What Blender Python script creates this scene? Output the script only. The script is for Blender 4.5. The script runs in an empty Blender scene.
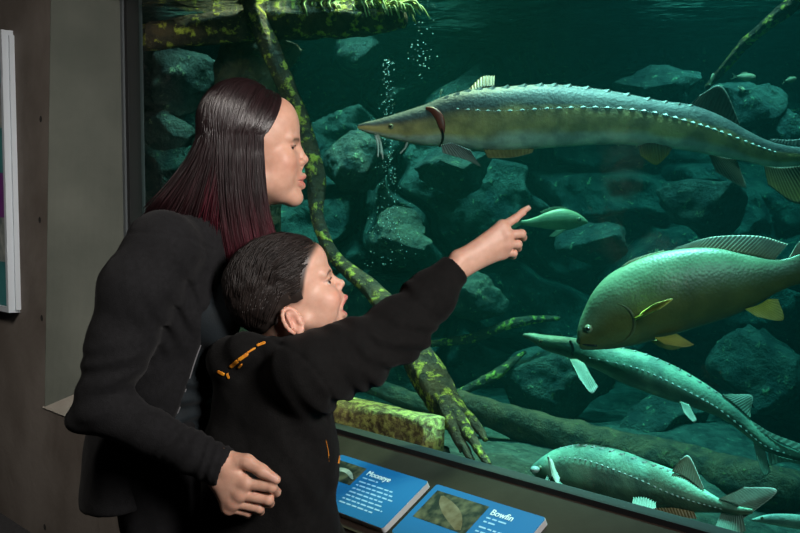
import bpy, math, random
import numpy as np
from mathutils import Vector, Matrix
from mathutils.bvhtree import BVHTree

rng = np.random.default_rng(7)
random.seed(7)
S = bpy.context.scene
COL = S.collection
R = math.radians

# ------------------------------------------------------------------ camera, world, lights
PITCH = math.atan(66.5 / 1000)
CAMZ = 1.32
cam = bpy.data.cameras.new('camera')
cam.lens = 45.0
cam.sensor_width = 36.0
cam.clip_start = 0.05
co = bpy.data.objects.new('camera', cam)
COL.objects.link(co)
co.location = (0, 0, CAMZ)
co.rotation_euler = (math.pi / 2 - PITCH, 0, 0)
S.camera = co

S.view_settings.view_transform = 'Standard'
S.view_settings.look = 'None'
S.view_settings.exposure = 0.0
S.view_settings.gamma = 1.0
S.cycles.max_bounces = 10
S.cycles.transparent_max_bounces = 24
S.cycles.volume_bounces = 0
S.cycles.sample_clamp_indirect = 3.0
S.cycles.caustics_reflective = False
S.cycles.caustics_refractive = False

W = bpy.data.worlds.new('dim_gallery')
S.world = W
W.use_nodes = True
W.node_tree.nodes['Background'].inputs[0].default_value = (0.55, 0.62, 0.65, 1)
W.node_tree.nodes['Background'].inputs[1].default_value = 0.012


def light(kind, name, loc, target, energy, color=(1, 1, 1), size=0.5, spot=60, blend=0.6, size_y=None):
    l = bpy.data.lights.new(name, kind)
    l.energy = energy
    l.color = color
    if kind == 'AREA':
        l.size = size
        if size_y:
            l.shape = 'RECTANGLE'
            l.size_y = size_y
    elif kind == 'SPOT':
        l.spot_size = R(spot)
        l.spot_blend = blend
        l.shadow_soft_size = size
    else:
        l.shadow_soft_size = size
    o = bpy.data.objects.new(name, l)
    COL.objects.link(o)
    o.location = loc
    d = Vector(target) - Vector(loc)
    o.rotation_euler = d.to_track_quat('-Z', 'Y').to_euler()
    return o


# gallery: a soft gridded key from the front right, a weak wash on the concrete
k_ = light('AREA', 'key_light', (1.15, 0.25, 2.05), (-0.3, 2.0, 1.15), 13, (1.0, 0.94, 0.89), 0.55)
k_.data.spread = R(75)
w_ = light('AREA', 'wall_wash', (-0.9, 0.9, 2.7), (-1.7, 3.4, 0.8), 14, (1.0, 0.93, 0.84), 0.5)
w_.data.spread = R(80)
# lamps above the tank
TEAL = (0.58, 1.0, 0.90)
light('SPOT', 'tank_lamp', (0.65, 3.35, 4.5), (0.65, 3.05, 0.6), 760, TEAL, 0.10, 46, 0.9)
light('SPOT', 'tank_lamp', (0.15, 4.45, 4.5), (-0.15, 3.2, 0.75), 1150, (1.0, 0.95, 0.5), 0.07, 38, 0.8)
light('SPOT', 'tank_lamp', (1.15, 2.75, 4.5), (1.0, 2.55, 0.5), 800, TEAL, 0.10, 40, 0.9)
light('SPOT', 'tank_lamp', (0.7, 2.85, 4.5), (0.52, 2.42, 0.55), 1150, TEAL, 0.08, 19, 0.8)
light('SPOT', 'tank_lamp', (-0.3, 4.0, 2.9), (-0.1, 4.75, 1.1), 300, (0.5, 1.0, 0.92), 0.25, 95, 0.9)
light('SPOT', 'tank_lamp', (1.6, 3.9, 2.9), (1.6, 4.8, 1.1), 190, (0.4, 1.0, 0.95), 0.25, 90, 0.9)
light('SPOT', 'tank_lamp', (-1.5, 4.1, 2.9), (-1.3, 4.7, 1.4), 45, (0.4, 1.0, 0.9), 0.1, 80, 0.9)


# ------------------------------------------------------------------ pixel <-> place
def D(px, py):
    x = (px - 400) / 1000.0
    y = (266.5 - py) / 1000.0
    cp, sp = math.cos(PITCH), math.sin(PITCH)
    return np.array([x, cp + y * sp, -sp + y * cp])


CAM = np.array([0, 0, CAMZ])


def P(px, py, Y):
    d = D(px, py)
    return CAM + d * (Y / d[1])


def onplane(px, py, p0, n):
    d = D(px, py)
    return CAM + d * (np.dot(p0 - CAM, n) / np.dot(d, n))


GA = onplane(347, 432, np.array([0, 0, 0.67]), np.array([0, 0, 1.0]))
GB = onplane(690, 528, np.array([0, 0, 0.67]), np.array([0, 0, 1.0]))
GT = (GB - GA) / np.linalg.norm(GB - GA)      # along the glass, to the right
GN = np.array([-GT[1], GT[0], 0.0])           # into the tank
UP = np.array([0, 0, 1.0])


def G(along, out, z):
    """point given along the glass, out from it to the visitors, and height"""
    p = GA + GT * along - GN * out
    return np.array([p[0], p[1], z])


# ------------------------------------------------------------------ materials
def newmat(name):
    m = bpy.data.materials.new(name)
    m.use_nodes = True
    nt = m.node_tree
    b = nt.nodes['Principled BSDF']
    return m, nt, b


def mat(name, col, rough=0.6, col2=None, scale=8.0, detail=6.0, bump=0.0, bscale=None, spec=0.5, sss=0.0,
        attr=False, sheen=0.0, metal=0.0, lo=0.35, hi=0.65, stretch=None, emis=None, trans=0.0, amt=1.0, coat=0.0):
    m, nt, b = newmat(name)
    N, L = nt.nodes, nt.links
    b.inputs['Roughness'].default_value = rough
    b.inputs['Specular IOR Level'].default_value = spec
    b.inputs['Metallic'].default_value = metal
    b.inputs['Coat Weight'].default_value = coat
    b.inputs['Coat Roughness'].default_value = 0.2
    if sheen:
        b.inputs['Sheen Weight'].default_value = sheen
        b.inputs['Sheen Roughness'].default_value = 0.5
    if sss:
        b.inputs['Subsurface Weight'].default_value = sss
        b.inputs['Subsurface Radius'].default_value = (1.0, 0.35, 0.2)
        b.inputs['Subsurface Scale'].default_value = 0.006
    tc = N.new('ShaderNodeTexCoord')
    src = tc.outputs['Object']
    if stretch:
        mp = N.new('ShaderNodeMapping')
        mp.inputs['Scale'].default_value = stretch
        L.new(src, mp.inputs[0])
        src = mp.outputs[0]
    base = None
    if attr:
        a = N.new('ShaderNodeVertexColor')
        a.layer_name = 'Col'
        base = a.outputs[0]
    if col2 is not None:
        n = N.new('ShaderNodeTexNoise')
        n.inputs['Scale'].default_value = scale
        n.inputs['Detail'].default_value = detail
        L.new(src, n.inputs['Vector'])
        r = N.new('ShaderNodeValToRGB')
        r.color_ramp.elements[0].position = lo
        r.color_ramp.elements[1].position = hi
        r.color_ramp.elements[0].color = (*col, 1)
        r.color_ramp.elements[1].color = (*col2, 1)
        L.new(n.outputs[0], r.inputs[0])
        if base is not None:
            mx = N.new('ShaderNodeMix')
            mx.data_type = 'RGBA'
            mx.blend_type = 'MULTIPLY'
            mx.inputs[0].default_value = amt
            L.new(base, mx.inputs[6])
            L.new(r.outputs[0], mx.inputs[7])
            base = mx.outputs[2]
        else:
            base = r.outputs[0]
    if base is not None:
        L.new(base, b.inputs['Base Color'])
    else:
        b.inputs['Base Color'].default_value = (*col, 1)
    if bump:
        n2 = N.new('ShaderNodeTexNoise')
        n2.inputs['Scale'].default_value = bscale or scale * 3
        n2.inputs['Detail'].default_value = 6
        L.new(src, n2.inputs['Vector'])
        bp = N.new('ShaderNodeBump')
        bp.inputs['Strength'].default_value = bump
        bp.inputs['Distance'].default_value = 0.01
        L.new(n2.outputs[0], bp.inputs['Height'])
        L.new(bp.outputs[0], b.inputs['Normal'])
    if trans:
        b.inputs['Transmission Weight'].default_value = trans
    if emis:
        b.inputs['Emission Color'].default_value = (*emis[0], 1)
        b.inputs['Emission Strength'].default_value = emis[1]
    return m


M = {}
M['skin'] = mat('skin', (1, 1, 1), 0.48, (0.9, 0.86, 0.84), 60, 4, 0.06, 400, 0.4, 0.25, attr=True)
M['eye_white'] = mat('eye_white', (0.75, 0.72, 0.68), 0.15, attr=True, coat=0.5)
M['black_hair'] = mat('black_hair', (0.01, 0.008, 0.008), 0.34, attr=True, spec=0.75)
M['hair_short'] = mat('short_dark_hair', (0.01, 0.008, 0.008), 0.5, attr=True, spec=0.3)
M['hair_base'] = mat('dark_hair_mass', (0.01, 0.008, 0.008), 0.75, attr=True, spec=0.2)
M['cardigan'] = mat('charcoal_knit', (0.0042, 0.0042, 0.005), 0.85, (0.0070, 0.0070, 0.0082), 120, 4, 0.25, 500, 0.2, sheen=0.03)
M['tank'] = mat('dark_teal_jersey', (0.0035, 0.0065, 0.0085), 0.8, (0.005, 0.009, 0.012), 40, 4, 0.1, 300, 0.25, sheen=0.03)
M['trousers'] = mat('black_cloth', (0.003, 0.003, 0.004), 0.85, (0.005, 0.005, 0.006), 80, 3, 0.1, 300, 0.25)
M['hoodie'] = mat('black_fleece', (0.0026, 0.0025, 0.0025), 0.9, (0.0045, 0.0042, 0.0042), 90, 4, 0.2, 350, 0.18, sheen=0.02)
M['print'] = mat('orange_print', (0.75, 0.30, 0.01), 0.6, (0.55, 0.16, 0.01), 60)
M['zip'] = mat('steel_zip', (0.55, 0.55, 0.58), 0.35, metal=0.8)
M['shoe'] = mat('black_shoe', (0.012, 0.012, 0.012), 0.5)
M['concrete'] = mat('brown_concrete', (0.105, 0.088, 0.075), 0.8, (0.165, 0.145, 0.128), 3.0, 8, 0.2, 25, 0.3)
M['jamb'] = mat('green_grey_concrete', (0.060, 0.068, 0.057), 0.75, (0.092, 0.100, 0.085), 3.0, 8, 0.12, 25, 0.3)
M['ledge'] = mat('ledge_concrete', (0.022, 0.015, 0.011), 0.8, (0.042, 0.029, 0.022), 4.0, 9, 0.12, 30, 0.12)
M['sill_painted_lit'] = mat('ledge_concrete_painted_lit', (0.20, 0.18, 0.155), 0.8, (0.29, 0.265, 0.23), 5.0, 8, 0.12, 30, 0.3)  # ledge concrete made paler to paint in the light on its left end
M['hole'] = mat('dark_hole', (0.012, 0.011, 0.010), 0.9)
M['floor'] = mat('dark_carpet', (0.018, 0.018, 0.02), 0.95, (0.03, 0.03, 0.033), 60, 4, 0.3, 200)
M['ceiling'] = mat('dark_ceiling', (0.02, 0.02, 0.02), 0.9)
M['gasket'] = mat('dark_gasket', (0.006, 0.007, 0.008), 0.8)
M['frame_metal'] = mat('grey_metal', (0.10, 0.115, 0.125), 0.4, metal=0.3)
M['blue'] = mat('blue_panel', (0.009, 0.125, 0.36), 0.4, (0.011, 0.14, 0.39), 3)
M['white_edge'] = mat('pale_panel_edge', (0.55, 0.56, 0.58), 0.4)
M['ink'] = mat('white_ink', (0.78, 0.85, 0.92), 0.5)
M['ink_dim'] = mat('pale_blue_ink', (0.34, 0.52, 0.78), 0.5)
M['alu'] = mat('pale_aluminium', (0.5, 0.55, 0.6), 0.4)
M['photo'] = mat('fish_photograph', (0.008, 0.014, 0.013), 0.4, (0.13, 0.115, 0.07), 38, 8, lo=0.42, hi=0.72)
M['photo_fish'] = mat('pictured_fish', (0.10, 0.062, 0.03), 0.4, (0.21, 0.16, 0.11), 30)
M['photo_fish_pale'] = mat('pictured_pale_fish', (0.18, 0.20, 0.19), 0.4, (0.42, 0.43, 0.40), 30)


def wood_mat(name, c1, c2, algae, al_lo=0.5, al_hi=0.62, stretch=(1, 1, 1), scale=20, al_scale=None, bdist=0.02):
    m, nt, b = newmat(name)
    N, L = nt.nodes, nt.links
    tc = N.new('ShaderNodeTexCoord')
    mp = N.new('ShaderNodeMapping')
    mp.inputs['Scale'].default_value = stretch
    L.new(tc.outputs['Object'], mp.inputs[0])
    n = N.new('ShaderNodeTexNoise')
    n.inputs['Scale'].default_value = scale
    n.inputs['Detail'].default_value = 8
    L.new(mp.outputs[0], n.inputs['Vector'])
    r = N.new('ShaderNodeValToRGB')
    r.color_ramp.elements[0].position = 0.35
    r.color_ramp.elements[1].position = 0.65
    r.color_ramp.elements[0].color = (*c1, 1)
    r.color_ramp.elements[1].color = (*c2, 1)
    L.new(n.outputs[0], r.inputs[0])
    n2 = N.new('ShaderNodeTexNoise')
    n2.inputs['Scale'].default_value = al_scale or scale * 1.9
    n2.inputs['Detail'].default_value = 9
    n2.inputs['Roughness'].default_value = 0.65
    L.new(tc.outputs['Object'], n2.inputs['Vector'])
    r2 = N.new('ShaderNodeValToRGB')
    r2.color_ramp.elements[0].position = al_lo
    r2.color_ramp.elements[1].position = al_hi
    r2.color_ramp.elements[0].color = (0, 0, 0, 1)
    r2.color_ramp.elements[1].color = (1, 1, 1, 1)
    L.new(n2.outputs[0], r2.inputs[0])
    mx = N.new('ShaderNodeMix')
    mx.data_type = 'RGBA'
    L.new(r2.outputs[0], mx.inputs[0])
    L.new(r.outputs[0], mx.inputs[6])
    mx.inputs[7].default_value = (*algae, 1)
    L.new(mx.outputs[2], b.inputs['Base Color'])
    b.inputs['Roughness'].default_value = 0.7
    bp = N.new('ShaderNodeBump')
    bp.inputs['Strength'].default_value = 0.9
    bp.inputs['Distance'].default_value = bdist
    L.new(n2.outputs[0], bp.inputs['Height'])
    L.new(bp.outputs[0], b.inputs['Normal'])
    return m


M['algae_wood'] = wood_mat('algae_covered_wood', (0.022, 0.012, 0.006), (0.10, 0.055, 0.022), (0.66, 0.56, 0.06), 0.53, 0.63, al_scale=24, bdist=0.035)
M['sawn_wood'] = wood_mat('algae_covered_timber', (0.09, 0.055, 0.02), (0.32, 0.24, 0.10), (0.62, 0.60, 0.16), 0.45, 0.6, scale=26)
M['dark_wood'] = wood_mat('dark_sunken_wood', (0.035, 0.018, 0.009), (0.13, 0.065, 0.03), (0.20, 0.18, 0.05), 0.6, 0.72)
M['rock'] = wood_mat('algae_flecked_rock', (0.02, 0.028, 0.028), (0.125, 0.135, 0.105), (0.5, 0.52, 0.24), 0.60, 0.70, scale=9, al_scale=24, bdist=0.06)
M['boulder'] = wood_mat('pale_boulder_stone', (0.018, 0.026, 0.025), (0.10, 0.11, 0.085), (0.46, 0.50, 0.26), 0.60, 0.70, scale=10, al_scale=26, bdist=0.06)
M['gravel'] = wood_mat('tank_gravel', (0.022, 0.024, 0.02), (0.085, 0.09, 0.07), (0.30, 0.34, 0.22), 0.62, 0.72, scale=22)
M['tassel'] = mat('pale_algae_tassels', (0.42, 0.44, 0.10), 0.7, (0.72, 0.70, 0.34), 30)
M['sturgeon'] = mat('sturgeon_skin', (0.5, 0.52, 0.54), 0.52, (1.08, 1.06, 1.0), 15, 8, 0.25, 110, 0.3, attr=True, lo=0.38, hi=0.62)
M['drum'] = mat('scaled_fish_skin', (0.6, 0.62, 0.58), 0.42, (1.05, 1.02, 1), 13, 6, 0.0, attr=True)
M['fin'] = mat('fish_fin', (0.75, 0.75, 0.75), 0.5, (1, 1, 1), 40, 3, attr=True)
M['scute'] = mat('pale_bone', (0.33, 0.37, 0.34), 0.5)
M['gill'] = mat('red_gill', (0.17, 0.025, 0.015), 0.5)
M['fish_eye'] = mat('fish_eye', (0.20, 0.21, 0.13), 0.15)
M['pupil'] = mat('dark_pupil', (0.01, 0.01, 0.01), 0.1)
M['bubble'] = mat('bubble', (0.75, 0.85, 0.85), 0.15)


# scales on the drum fish: a cell pattern as relief
def add_scales(m, scale):
    nt = m.node_tree
    N, L = nt.nodes, nt.links
    tc = N.new('ShaderNodeTexCoord')
    v = N.new('ShaderNodeTexVoronoi')
    v.inputs['Scale'].default_value = scale
    L.new(tc.outputs['Object'], v.inputs['Vector'])
    bp = N.new('ShaderNodeBump')
    bp.inputs['Strength'].default_value = 0.22
    bp.inputs['Distance'].default_value = 0.003
    bp.invert = True
    L.new(v.outputs[0], bp.inputs['Height'])
    L.new(bp.outputs[0], N['Principled BSDF'].inputs['Normal'])


add_scales(M['drum'], 130)

# thin pane: transparent with a Fresnel gloss
m = bpy.data.materials.new('clear_acrylic')
m.use_nodes = True
nt = m.node_tree
nt.nodes.clear()
out = nt.nodes.new('ShaderNodeOutputMaterial')
mx = nt.nodes.new('ShaderNodeMixShader')
fr = nt.nodes.new('ShaderNodeFresnel')
fr.inputs[0].default_value = 1.33
tr = nt.nodes.new('ShaderNodeBsdfTransparent')
tr.inputs[0].default_value = (0.97, 0.99, 0.985, 1)
gl = nt.nodes.new('ShaderNodeBsdfGlossy')
gl.inputs['Roughness'].default_value = 0.02
ge = nt.nodes.new('ShaderNodeNewGeometry')
ma = nt.nodes.new('ShaderNodeMapRange')      # the same thin-pane reflectance from both faces
ma.inputs[3].default_value = 1.17
ma.inputs[4].default_value = 1 / 1.17
nt.links.new(ge.outputs['Backfacing'], ma.inputs[0])
nt.links.new(ma.outputs[0], fr.inputs[0])
nt.links.new(fr.outputs[0], mx.inputs[0])
nt.links.new(tr.outputs[0], mx.inputs[1])
nt.links.new(gl.outputs[0], mx.inputs[2])
nt.links.new(mx.outputs[0], out.inputs[0])
M['glass'] = m

# water surface: mirror at grazing angles from below, open from above
m = bpy.data.materials.new('water_surface')
m.use_nodes = True
nt = m.node_tree
nt.nodes.clear()
out = nt.nodes.new('ShaderNodeOutputMaterial')
mx = nt.nodes.new('ShaderNodeMixShader')
lw = nt.nodes.new('ShaderNodeLayerWeight')
lw.inputs[0].default_value = 0.35
tr = nt.nodes.new('ShaderNodeBsdfTransparent')
gl = nt.nodes.new('ShaderNodeBsdfGlossy')
gl.inputs['Roughness'].default_value = 0.05
gl.inputs['Color'].default_value = (0.8, 0.95, 0.92, 1)
tc = nt.nodes.new('ShaderNodeTexCoord')
nz = nt.nodes.new('ShaderNodeTexNoise')
nz.inputs['Scale'].default_value = 5.0
nz.inputs['Detail'].default_value = 4
bp = nt.nodes.new('ShaderNodeBump')
bp.inputs['Strength'].default_value = 0.5
bp.inputs['Distance'].default_value = 0.06
nt.links.new(tc.outputs['Object'], nz.inputs['Vector'])
nt.links.new(nz.outputs[0], bp.inputs['Height'])
nt.links.new(bp.outputs[0], gl.inputs['Normal'])
nt.links.new(lw.outputs['Fresnel'], mx.inputs[0])
nt.links.new(tr.outputs[0], mx.inputs[1])
nt.links.new(gl.outputs[0], mx.inputs[2])
nt.links.new(mx.outputs[0], out.inputs[0])
M['surface'] = m

# water body: absorbs red, scatters a little
m = bpy.data.materials.new('teal_water')
m.use_nodes = True
nt = m.node_tree
nt.nodes.clear()
out = nt.nodes.new('ShaderNodeOutputMaterial')
ab = nt.nodes.new('ShaderNodeVolumeAbsorption')
ab.inputs['Color'].default_value = (0.02, 0.80, 0.80, 1)
ab.inputs['Density'].default_value = 0.62
sc = nt.nodes.new('ShaderNodeVolumeScatter')
sc.inputs['Color'].default_value = (0.10, 0.85, 0.80, 1)
sc.inputs['Density'].default_value = 0.014
ad = nt.nodes.new('ShaderNodeAddShader')
nt.links.new(ab.outputs[0], ad.inputs[0])
nt.links.new(sc.outputs[0], ad.inputs[1])
nt.links.new(ad.outputs[0], out.inputs['Volume'])
M['water'] = m


# ------------------------------------------------------------------ mesh helpers
def tag(o, label=None, cat=None, group=None, kind=None):
    if label:
        o['label'] = label
    if cat:
        o['category'] = cat
    if group:
        o['group'] = group
    if kind:
        o['kind'] = kind
    return o


def empty(name, loc, rot=(0, 0, 0)):
    o = bpy.data.objects.new(name, None)
    o.empty_display_size = 0.05
    COL.objects.link(o)
    o.location = [float(v) for v in loc]
    o.rotation_euler = rot
    return o


def mesh(name, V, F, mats, parent=None, origin=None, smooth=True, cols=None, mi=None):
    """world-space vertices to one mesh object, with its origin at the parent's or the given point"""
    V = np.asarray(V, dtype=np.float64).reshape(-1, 3)
    if parent is not None:
        org = np.array(WLOC[parent.name])
    elif origin is not None:
        org = np.array(origin, dtype=float)
    else:
        org = V.mean(axis=0)
    if len(F) and len(set(map(len, F))) <= 2:
        # faces outward: flip them all when the enclosed volume comes out negative
        vol = 0.0
        c0 = V - V.mean(axis=0)
        for ln in set(map(len, F)):
            if ln in (3, 4):
                fa = np.array([f for f in F if len(f) == ln], dtype=int)
                for k in range(1, ln - 1):
                    vol += np.einsum('ij,ij->i', c0[fa[:, 0]], np.cross(c0[fa[:, k]], c0[fa[:, k + 1]])).sum()
        if vol < 0:
            F = [list(f)[::-1] for f in F]
    me = bpy.data.meshes.new(name)
    Vl = V - org
    me.from_pydata(Vl.tolist(), [], [list(map(int, f)) for f in F])
    if not isinstance(mats, (list, tuple)):
        mats = [mats]
    for mm in mats:
        me.materials.append(mm)
    if mi is not None:
        me.polygons.foreach_set('material_index', np.asarray(mi, dtype=np.int32))
    if smooth:
        me.polygons.foreach_set('use_smooth', [True] * len(me.polygons))
    if cols is not None:
        ca = me.color_attributes.new('Col', 'FLOAT_COLOR', 'POINT')
        c4 = np.ones((len(V), 4), dtype=np.float32)
        c4[:, :3] = cols
        ca.data.foreach_set('color', c4.ravel())
    me.update()
    o = bpy.data.objects.new(name, me)
    COL.objects.link(o)
    if parent is not None:
        o.parent = parent
        WLOC[o.name] = tuple(org)
    else:
        o.location = org.tolist()
        WLOC[o.name] = tuple(org)
    return o


WLOC = {}


def thing(name, loc, label, cat, group=None):
    o = empty(name, loc)
    WLOC[o.name] = tuple(float(v) for v in loc)
    tag(o, label, cat, group)
    return o


class MB:
    """collects pieces into one mesh"""

    def __init__(self):
        self.V, self.F, self.C, self.MI, self.n = [], [], [], [], 0

    def add(self, V, F, col=None, mi=0):
        V = np.asarray(V, dtype=float).reshape(-1, 3)
        self.V.append(V)
        self.F += [[int(i) + self.n for i in f] for f in F]
        self.MI += [mi] * len(F)
        if col is not None:
            c = np.asarray(col, dtype=float)
            self.C.append(np.tile(c, (len(V), 1)) if c.ndim == 1 else c)
        self.n += len(V)

    def build(self, name, mats, parent=None, **k):
        c = np.concatenate(self.C) if self.C else None
        return mesh(name, np.concatenate(self.V), self.F, mats, parent, cols=c, mi=self.MI, **k)


def prism(poly_lo, poly_hi):
    n = len(poly_lo)
    V = list(poly_lo) + list(poly_hi)
    F = [list(range(n))[::-1], list(range(n, 2 * n))]
    for i in range(n):
        j = (i + 1) % n
        F.append([i, j, n + j, n + i])
    return V, F


def catmull(pts, n):
    pts = np.asarray(pts, dtype=float)
    m_ = len(pts)
    if m_ == 2:
        t = np.linspace(0, 1, n)[:, None]
        return pts[0] * (1 - t) + pts[1] * t
    ext = np.vstack([2 * pts[0] - pts[1], pts, 2 * pts[-1] - pts[-2]])
    u = np.linspace(0, m_ - 1 - 1e-9, n)
    i = u.astype(int)
    t = (u - i)[:, None]
    p0, p1, p2, p3 = ext[i], ext[i + 1], ext[i + 2], ext[i + 3]
    return 0.5 * ((2 * p1) + (-p0 + p2) * t + (2 * p0 - 5 * p1 + 4 * p2 - p3) * t ** 2 + (-p0 + 3 * p1 - 3 * p2 + p3) * t ** 3)


def tube(path, rad, segs=8, flat=1.0, cap=True, up=None):
    path = np.asarray(path, dtype=float)
    n = len(path)
    rad = np.broadcast_to(np.asarray(rad, dtype=float), (n,))
    T = np.gradient(path, axis=0)
    T /= np.linalg.norm(T, axis=1)[:, None] + 1e-12
    ref = np.array([0.13, 0.97, 0.21]) if up is None else np.asarray(up, dtype=float)
    A = np.cross(T, ref)
    A /= np.linalg.norm(A, axis=1)[:, None] + 1e-12
    B = np.cross(T, A)
    th = np.linspace(0, 2 * math.pi, segs, endpoint=False)
    V = path[:, None, :] + rad[:, None, None] * (np.cos(th)[None, :, None] * A[:, None, :] + flat * np.sin(th)[None, :, None] * B[:, None, :])
    V = V.reshape(-1, 3)
    F = []
    for i in range(n - 1):
        for j in range(segs):
            k = (j + 1) % segs
            F.append([i * segs + j, i * segs + k, (i + 1) * segs + k, (i + 1) * segs + j])
    if cap:
        F.append(list(range(segs))[::-1])
        F.append([(n - 1) * segs + j for j in range(segs)])
    return V, F


def ball(c, r, nu=12, nv=8):
    r = np.broadcast_to(np.asarray(r, dtype=float), (3,))
    V, F = [], []
    for i in range(nv + 1):
        a = math.pi * i / nv
        for j in range(nu):
            b_ = 2 * math.pi * j / nu
            V.append([c[0] + r[0] * math.sin(a) * math.cos(b_), c[1] + r[1] * math.sin(a) * math.sin(b_), c[2] + r[2] * math.cos(a)])
    for i in range(nv):
        for j in range(nu):
            k = (j + 1) % nu
            F.append([i * nu + j, i * nu + k, (i + 1) * nu + k, (i + 1) * nu + j])
    return V, F


# value noise in numpy
_lat = rng.random((64, 64, 64)).astype(np.float32)


def vnoise(p, f):
    q = np.asarray(p) * f + 100.0
    i = np.floor(q).astype(np.int64)
    t = (q - i).astype(np.float32)
    t = t * t * (3 - 2 * t)
    i &= 63
    j = (i + 1) & 63
    x0, y0, z0 = i[..., 0], i[..., 1], i[..., 2]
    x1, y1, z1 = j[..., 0], j[..., 1], j[..., 2]
    tx, ty, tz = t[..., 0], t[..., 1], t[..., 2]
    c00 = _lat[x0, y0, z0] * (1 - tx) + _lat[x1, y0, z0] * tx
    c10 = _lat[x0, y1, z0] * (1 - tx) + _lat[x1, y1, z0] * tx
    c01 = _lat[x0, y0, z1] * (1 - tx) + _lat[x1, y0, z1] * tx
    c11 = _lat[x0, y1, z1] * (1 - tx) + _lat[x1, y1, z1] * tx
    c0 = c00 * (1 - ty) + c10 * ty
    c1 = c01 * (1 - ty) + c11 * ty
    return (c0 * (1 - tz) + c1 * tz) * 2 - 1


def fbm(p, f, o=4):
    s, a = 0, 1.0
    for _ in range(o):
        s = s + a * vnoise(p, f)
        f *= 2.03
        a *= 0.5
    return s


# ------------------------------------------------------------------ smooth solid modelling (fields to surfaces)
def axis(*segs):
    """axis((start, end, step), (end, step), ...)"""
    out_ = [np.arange(segs[0][0], segs[0][1], segs[0][2])]
    cur = segs[0][1]
    for e, h in segs[1:]:
        out_.append(np.arange(cur, e, h))
        cur = e
    return np.concatenate(out_).astype(np.float32)


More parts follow.
